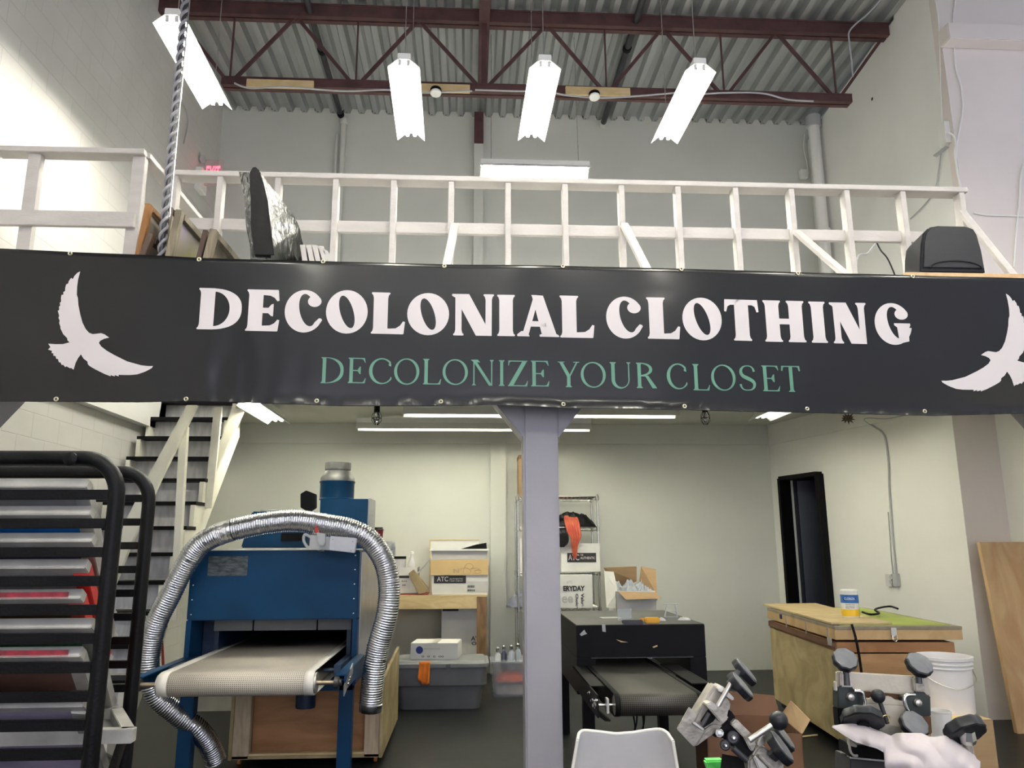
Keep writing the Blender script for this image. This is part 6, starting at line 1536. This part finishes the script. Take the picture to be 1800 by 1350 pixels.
# ---- second clamp, facing us
def ZB(x, y): return (1460+x/6.0, 1130+y/6.0)
YB2 = 1.96
pb = thing('press_clamp', 'upright aluminium press clamp with grey lobed knobs before the plywood cabinet', 'press clamp', tuple(PY(1560, 1350, YB2)))
t = pb
def B2_(pts, y, d, name, mat, bevel=.002): return W(MB().pp([ZB(*p) for p in pts], y, d), name, mat, bevel=bevel, smooth=True)
M_cream = pm('worn_cream_metal', (.42, .385, .32), .5, .1, var=.12, scale=10, bump=.1)
B2_([(68, 305), (200, 312), (900, 355), (1000, 365), (1030, 395), (1058, 560), (1000, 545), (890, 545), (750, 545), (240, 500), (110, 478), (72, 480)], YB2, .012, 'top_plate', M_cream)
B2_([(110, 315), (225, 318), (240, 470), (112, 465)], YB2-.014, .014, 'post', M_alu, .003)
B2_([(880, 372), (985, 368), (1003, 520), (890, 515)], YB2-.014, .014, 'post', M_alu, .003)
B2_([(48, 415), (68, 410), (75, 505), (55, 508)], YB2-.005, .012, 'side_tab', M_cream, .001)
gm = pm('green_black_metal', (.016, .022, .020), .45, var=.2)
B2_([(78, 478), (112, 450), (232, 458), (245, 500), (325, 520), (335, 600), (372, 690), (300, 700), (150, 695), (78, 690)], YB2-.006, .03, 'side_bracket', gm)
B2_([(890, 512), (1003, 518), (1007, 548), (1056, 560), (1062, 775), (850, 775), (790, 720), (775, 575), (885, 560)], YB2-.006, .03, 'side_bracket', gm)
B2_([(78, 690), (150, 692), (158, 900), (95, 900)], YB2, .03, 'side_bracket', M_black)
B2_([(240, 505), (880, 548), (880, 610), (250, 570)], YB2+.02, .02, 'gap_bar', M_cardd)  # dark brown bar put in for the gap below the top plate
B2_([(850, 770), (1062, 770), (1075, 960), (1000, 980), (860, 900)], YB2+.02, .03, 'lower_block', M_cardd)
B2_([(160, 700), (300, 705), (300, 800), (160, 800)], YB2+.03, .02, 'lower_block', M_pined)
for x, y in ((205, 570), (915, 630)): W(MB().lathe([(.010, 0), (.008, .008), (.003, .010)], PY(*ZB(x, y), YB2-.008), (0, -1, 0), 10), 'bolt', M_steel, smooth=True)
def brod(pts, r_, name, mat, y): return W(MB().tube(spl([PY(*ZB(*p), y) for p in pts], 5), r_, 10), name, mat, smooth=True)
brod([(245, 508), (300, 510), (338, 535), (352, 590), (360, 650), (340, 700)], .0050, 'bent_rod', M_chrome, YB2-.022)
brod([(888, 548), (820, 548), (785, 570), (778, 620), (800, 690), (828, 740)], .0050, 'bent_rod', M_chrome, YB2-.022)
B2_([(362, 590), (430, 595), (440, 575), (480, 565), (640, 568), (680, 598), (770, 620), (775, 668), (365, 640)], YB2-.002, .012, 'centre_plate', M_cream)
B2_([(365, 640), (778, 668), (785, 760), (740, 880), (545, 880), (520, 830), (380, 720)], YB2-.008, .008, 'centre_plate', M_cream, .001)
W(MB().cyl(PY(*ZB(600, 850), YB2-.03), PY(*ZB(515, 610), YB2-.03), .0052, n=12), 'lever_rod', M_pipe, smooth=True)
c = PY(*ZB(500, 562), YB2-.03); W(MB().lathe([(.0165*math.sin(math.pi*k/14)+1e-4, -.0165*math.cos(math.pi*k/14)) for k in range(15)], c, n=24), 'ball_handle', M_knob, smooth='all')
brod([(545, 800), (560, 770), (600, 765), (628, 790), (615, 830)], .0016, 'ring', pm('brass_ring', (.4, .3, .12), .3, .8), YB2-.035)
for (x0_, y0_, x1_, y1_) in ((160, 290, 175, 450), (925, 330, 935, 430)): W(MB().cyl(PY(*ZB(x0_, y0_), YB2-.012), PY(*ZB(x1_, y1_), YB2-.016), .0075, n=12), 'knob_stem', M_pipe, smooth=True)
knob(pb, PY(*ZB(152, 180), YB2-.01), (-.04, -.78, .62), .0295, .022)
knob(pb, PY(*ZB(932, 232), YB2-.01), (.10, -.74, .66), .0315, .022)
knob(pb, PY(*ZB(878, 865), YB2-.05), (.12, -.74, .62), .033, .022)
knob(pb, PY(*ZB(335, 815), YB2-.06), (-.20, -.62, -.76), .0475, .028, dark=True)
knob(pb, PY(*ZB(1420, 925), YB2-.10), (.08, -.66, -.75), .0455, .034, dark=True)
W(MB().cyl(PY(*ZB(1438, 1010), YB2-.10), PY(*ZB(1480, 1300), YB2-.08), .011, n=14), 'knob_stem', M_alu, smooth=True)
W(MB().lathe([(.017, 0), (.019, .01), (.015, .03)], PY(*ZB(1445, 1045), YB2-.10), (-.1, -.3, .9), 8), 'nut', M_chrome)
brod([(190, 1000), (198, 1080), (212, 1150), (245, 1188), (285, 1190)], .0030, 'bent_rod', M_cream, YB2-.04)
B2_([(190, 1010), (215, 1040), (285, 1085), (275, 1105), (195, 1085)], YB2-.03, .01, 'white_tab', M_cream, .001)
B2_([(200, 1070), (540, 1100), (590, 1240), (560, 1235), (210, 1200)], YB2-.02, .06, 'arm_top', M_black)
B2_([(208, 1203), (580, 1238), (580, 1256), (208, 1222)], YB2-.03, .02, 'arm_edge', M_chrome, .001)
B2_([(208, 1222), (600, 1256), (1200, 1300), (1200, 1420), (208, 1420)], YB2-.02, .08, 'arm_body', pm('dark_arm_steel', (.045, .042, .04), .4, .4, var=.2))
B2_([(530, 880), (600, 860), (760, 900), (740, 1000), (540, 1000)], YB2-.02, .03, 'arm_hub', M_alu)
W(MB().bar(PY(1540, 1362, YB2+.02), (1.02, 2.27, .82), .10, .05), 'carrier_arm', M_black)
# frosted cup
p = PY(1657, 1300, 2.10); zt_c = PY(1657, 1248, 2.10).z; zc0 = zt_c-.135
cu = thing('plastic_cup', 'tall frosted plastic cup in front of the white bucket', 'cup', (p.x, 2.10, zc0))
M_fro = pm('frosted_cup', (.62, .61, .58), .4, alpha=.75)
rc = 17.5*2.1/1352
MB().lathe([(rc*.86, 0), (rc*.99, .130), (rc*1.03, .131), (rc*1.03, .135), (rc*.95, .135), (rc*.82, .01), (0, .008)], n=28).build('cup_body', M_fro, cu, smooth=True)
t = pb; W(MB().box(p.x-.05, p.x+.05, 2.04, 2.16, zc0-.012, zc0).box(p.x-.02, p.x+.02, 2.10, 2.18, .80, zc0-.011), 'tray', M_black)
W(MB().bar((p.x, 2.14, .80), (1.0, 2.25, .80), .05, .03), 'tray_arm', M_black)
# pale rag thrown over the clamp
top_ = [(20, 885), (120, 868), (240, 860), (350, 872), (450, 915), (560, 960), (640, 990), (700, 962), (800, 958), (960, 962), (1040, 1000), (1110, 1000), (1200, 985), (1300, 1040), (1400, 1110), (1510, 1190), (1530, 1230), (1572, 1262)]
bot_ = [(20, 888), (120, 960), (260, 1050), (380, 1080), (500, 1120), (570, 1160), (575, 1260), (565, 1420), (1575, 1420)]
def il(l, x):
    for a, b in zip(l, l[1:]):
        if a[0] <= x <= b[0]: return a[1]+(b[1]-a[1])*(x-a[0])/max(1e-6, b[0]-a[0])
    return l[-1][1]
rg = thing('pale_rag', 'pale pinkish rag thrown over the front of the upright press clamp', 'rag', tuple(PY(1600, 1345, YB2-.1)))
mb = MB(); NX, NZ = 110, 30; vs = []
for i in range(NX+1):
    x = 20+1552*i/NX; a, b = il(top_, x), il(bot_, x)
    for j in range(NZ+1):
        q = j/NZ; y = a+(b-a)*q
        w1 = x*.0030-y*.0030
        fold = abs(math.sin(w1*3.0+noise.noise(Vector((x*.003, y*.003, 1)))*2.2))**1.5
        bulge = .055*math.sin(min(1, q*1.1)*math.pi*.55)*min(1, (x-15)/400)
        yy = YB2-.055-.04*min(1, max(0, (x-500)/500))-bulge-.011*fold*min(1, (x-20)/400+.1)-.006*noise.noise(Vector((x*.010, y*.006, 4)))
        vs.append(PY(*ZB(x, y), yy))
mb.add(vs, [(i*(NZ+1)+j, (i+1)*(NZ+1)+j, (i+1)*(NZ+1)+j+1, i*(NZ+1)+j+1) for i in range(NX) for j in range(NZ)])
o = mb.build('rag_cloth', M_cloth, rg, world=True, smooth='all'); md = o.modifiers.new('s', 'SOLIDIFY'); md.thickness = .003; md.offset = 1
# open brown box on the floor behind the tilted clamp
ob = carton('open_brown_box', 'open dark brown cardboard box on the floor behind the tilted clamp', 1.52, 2.10, 5.02, 5.55, 0, .40, M_cardd, open_top=True, rz=R(-8))
MB().prism([(-.29, .265, .40), (.29, .265, .40), (.27, .31, .52), (-.12, .31, .55)], (0, .005, 0)).build('back_flap', M_cardd, ob)
MB().prism([(.29, -.26, .40), (.29, .26, .40), (.36, .24, .50), (.36, -.2, .47)], (.005, 0, 0)).build('side_flap', M_card, ob)
MB().prism([(-.29, -.26, .40), (-.29, .26, .40), (-.15, .2, .47), (-.15, -.2, .45)], (.003, 0, .004)).build('side_flap', M_card, ob)
p = PZ(1400, 1298, 0); q = PZ(1420, 1294, 0)
tag(MB().cyl((p.x, p.y, .008), (q.x+.08, q.y, .008), .007, n=8).build('wooden_stick', M_pine, None, smooth=True), 'short pale stick lying on the floor beside the plywood cabinet', 'stick')
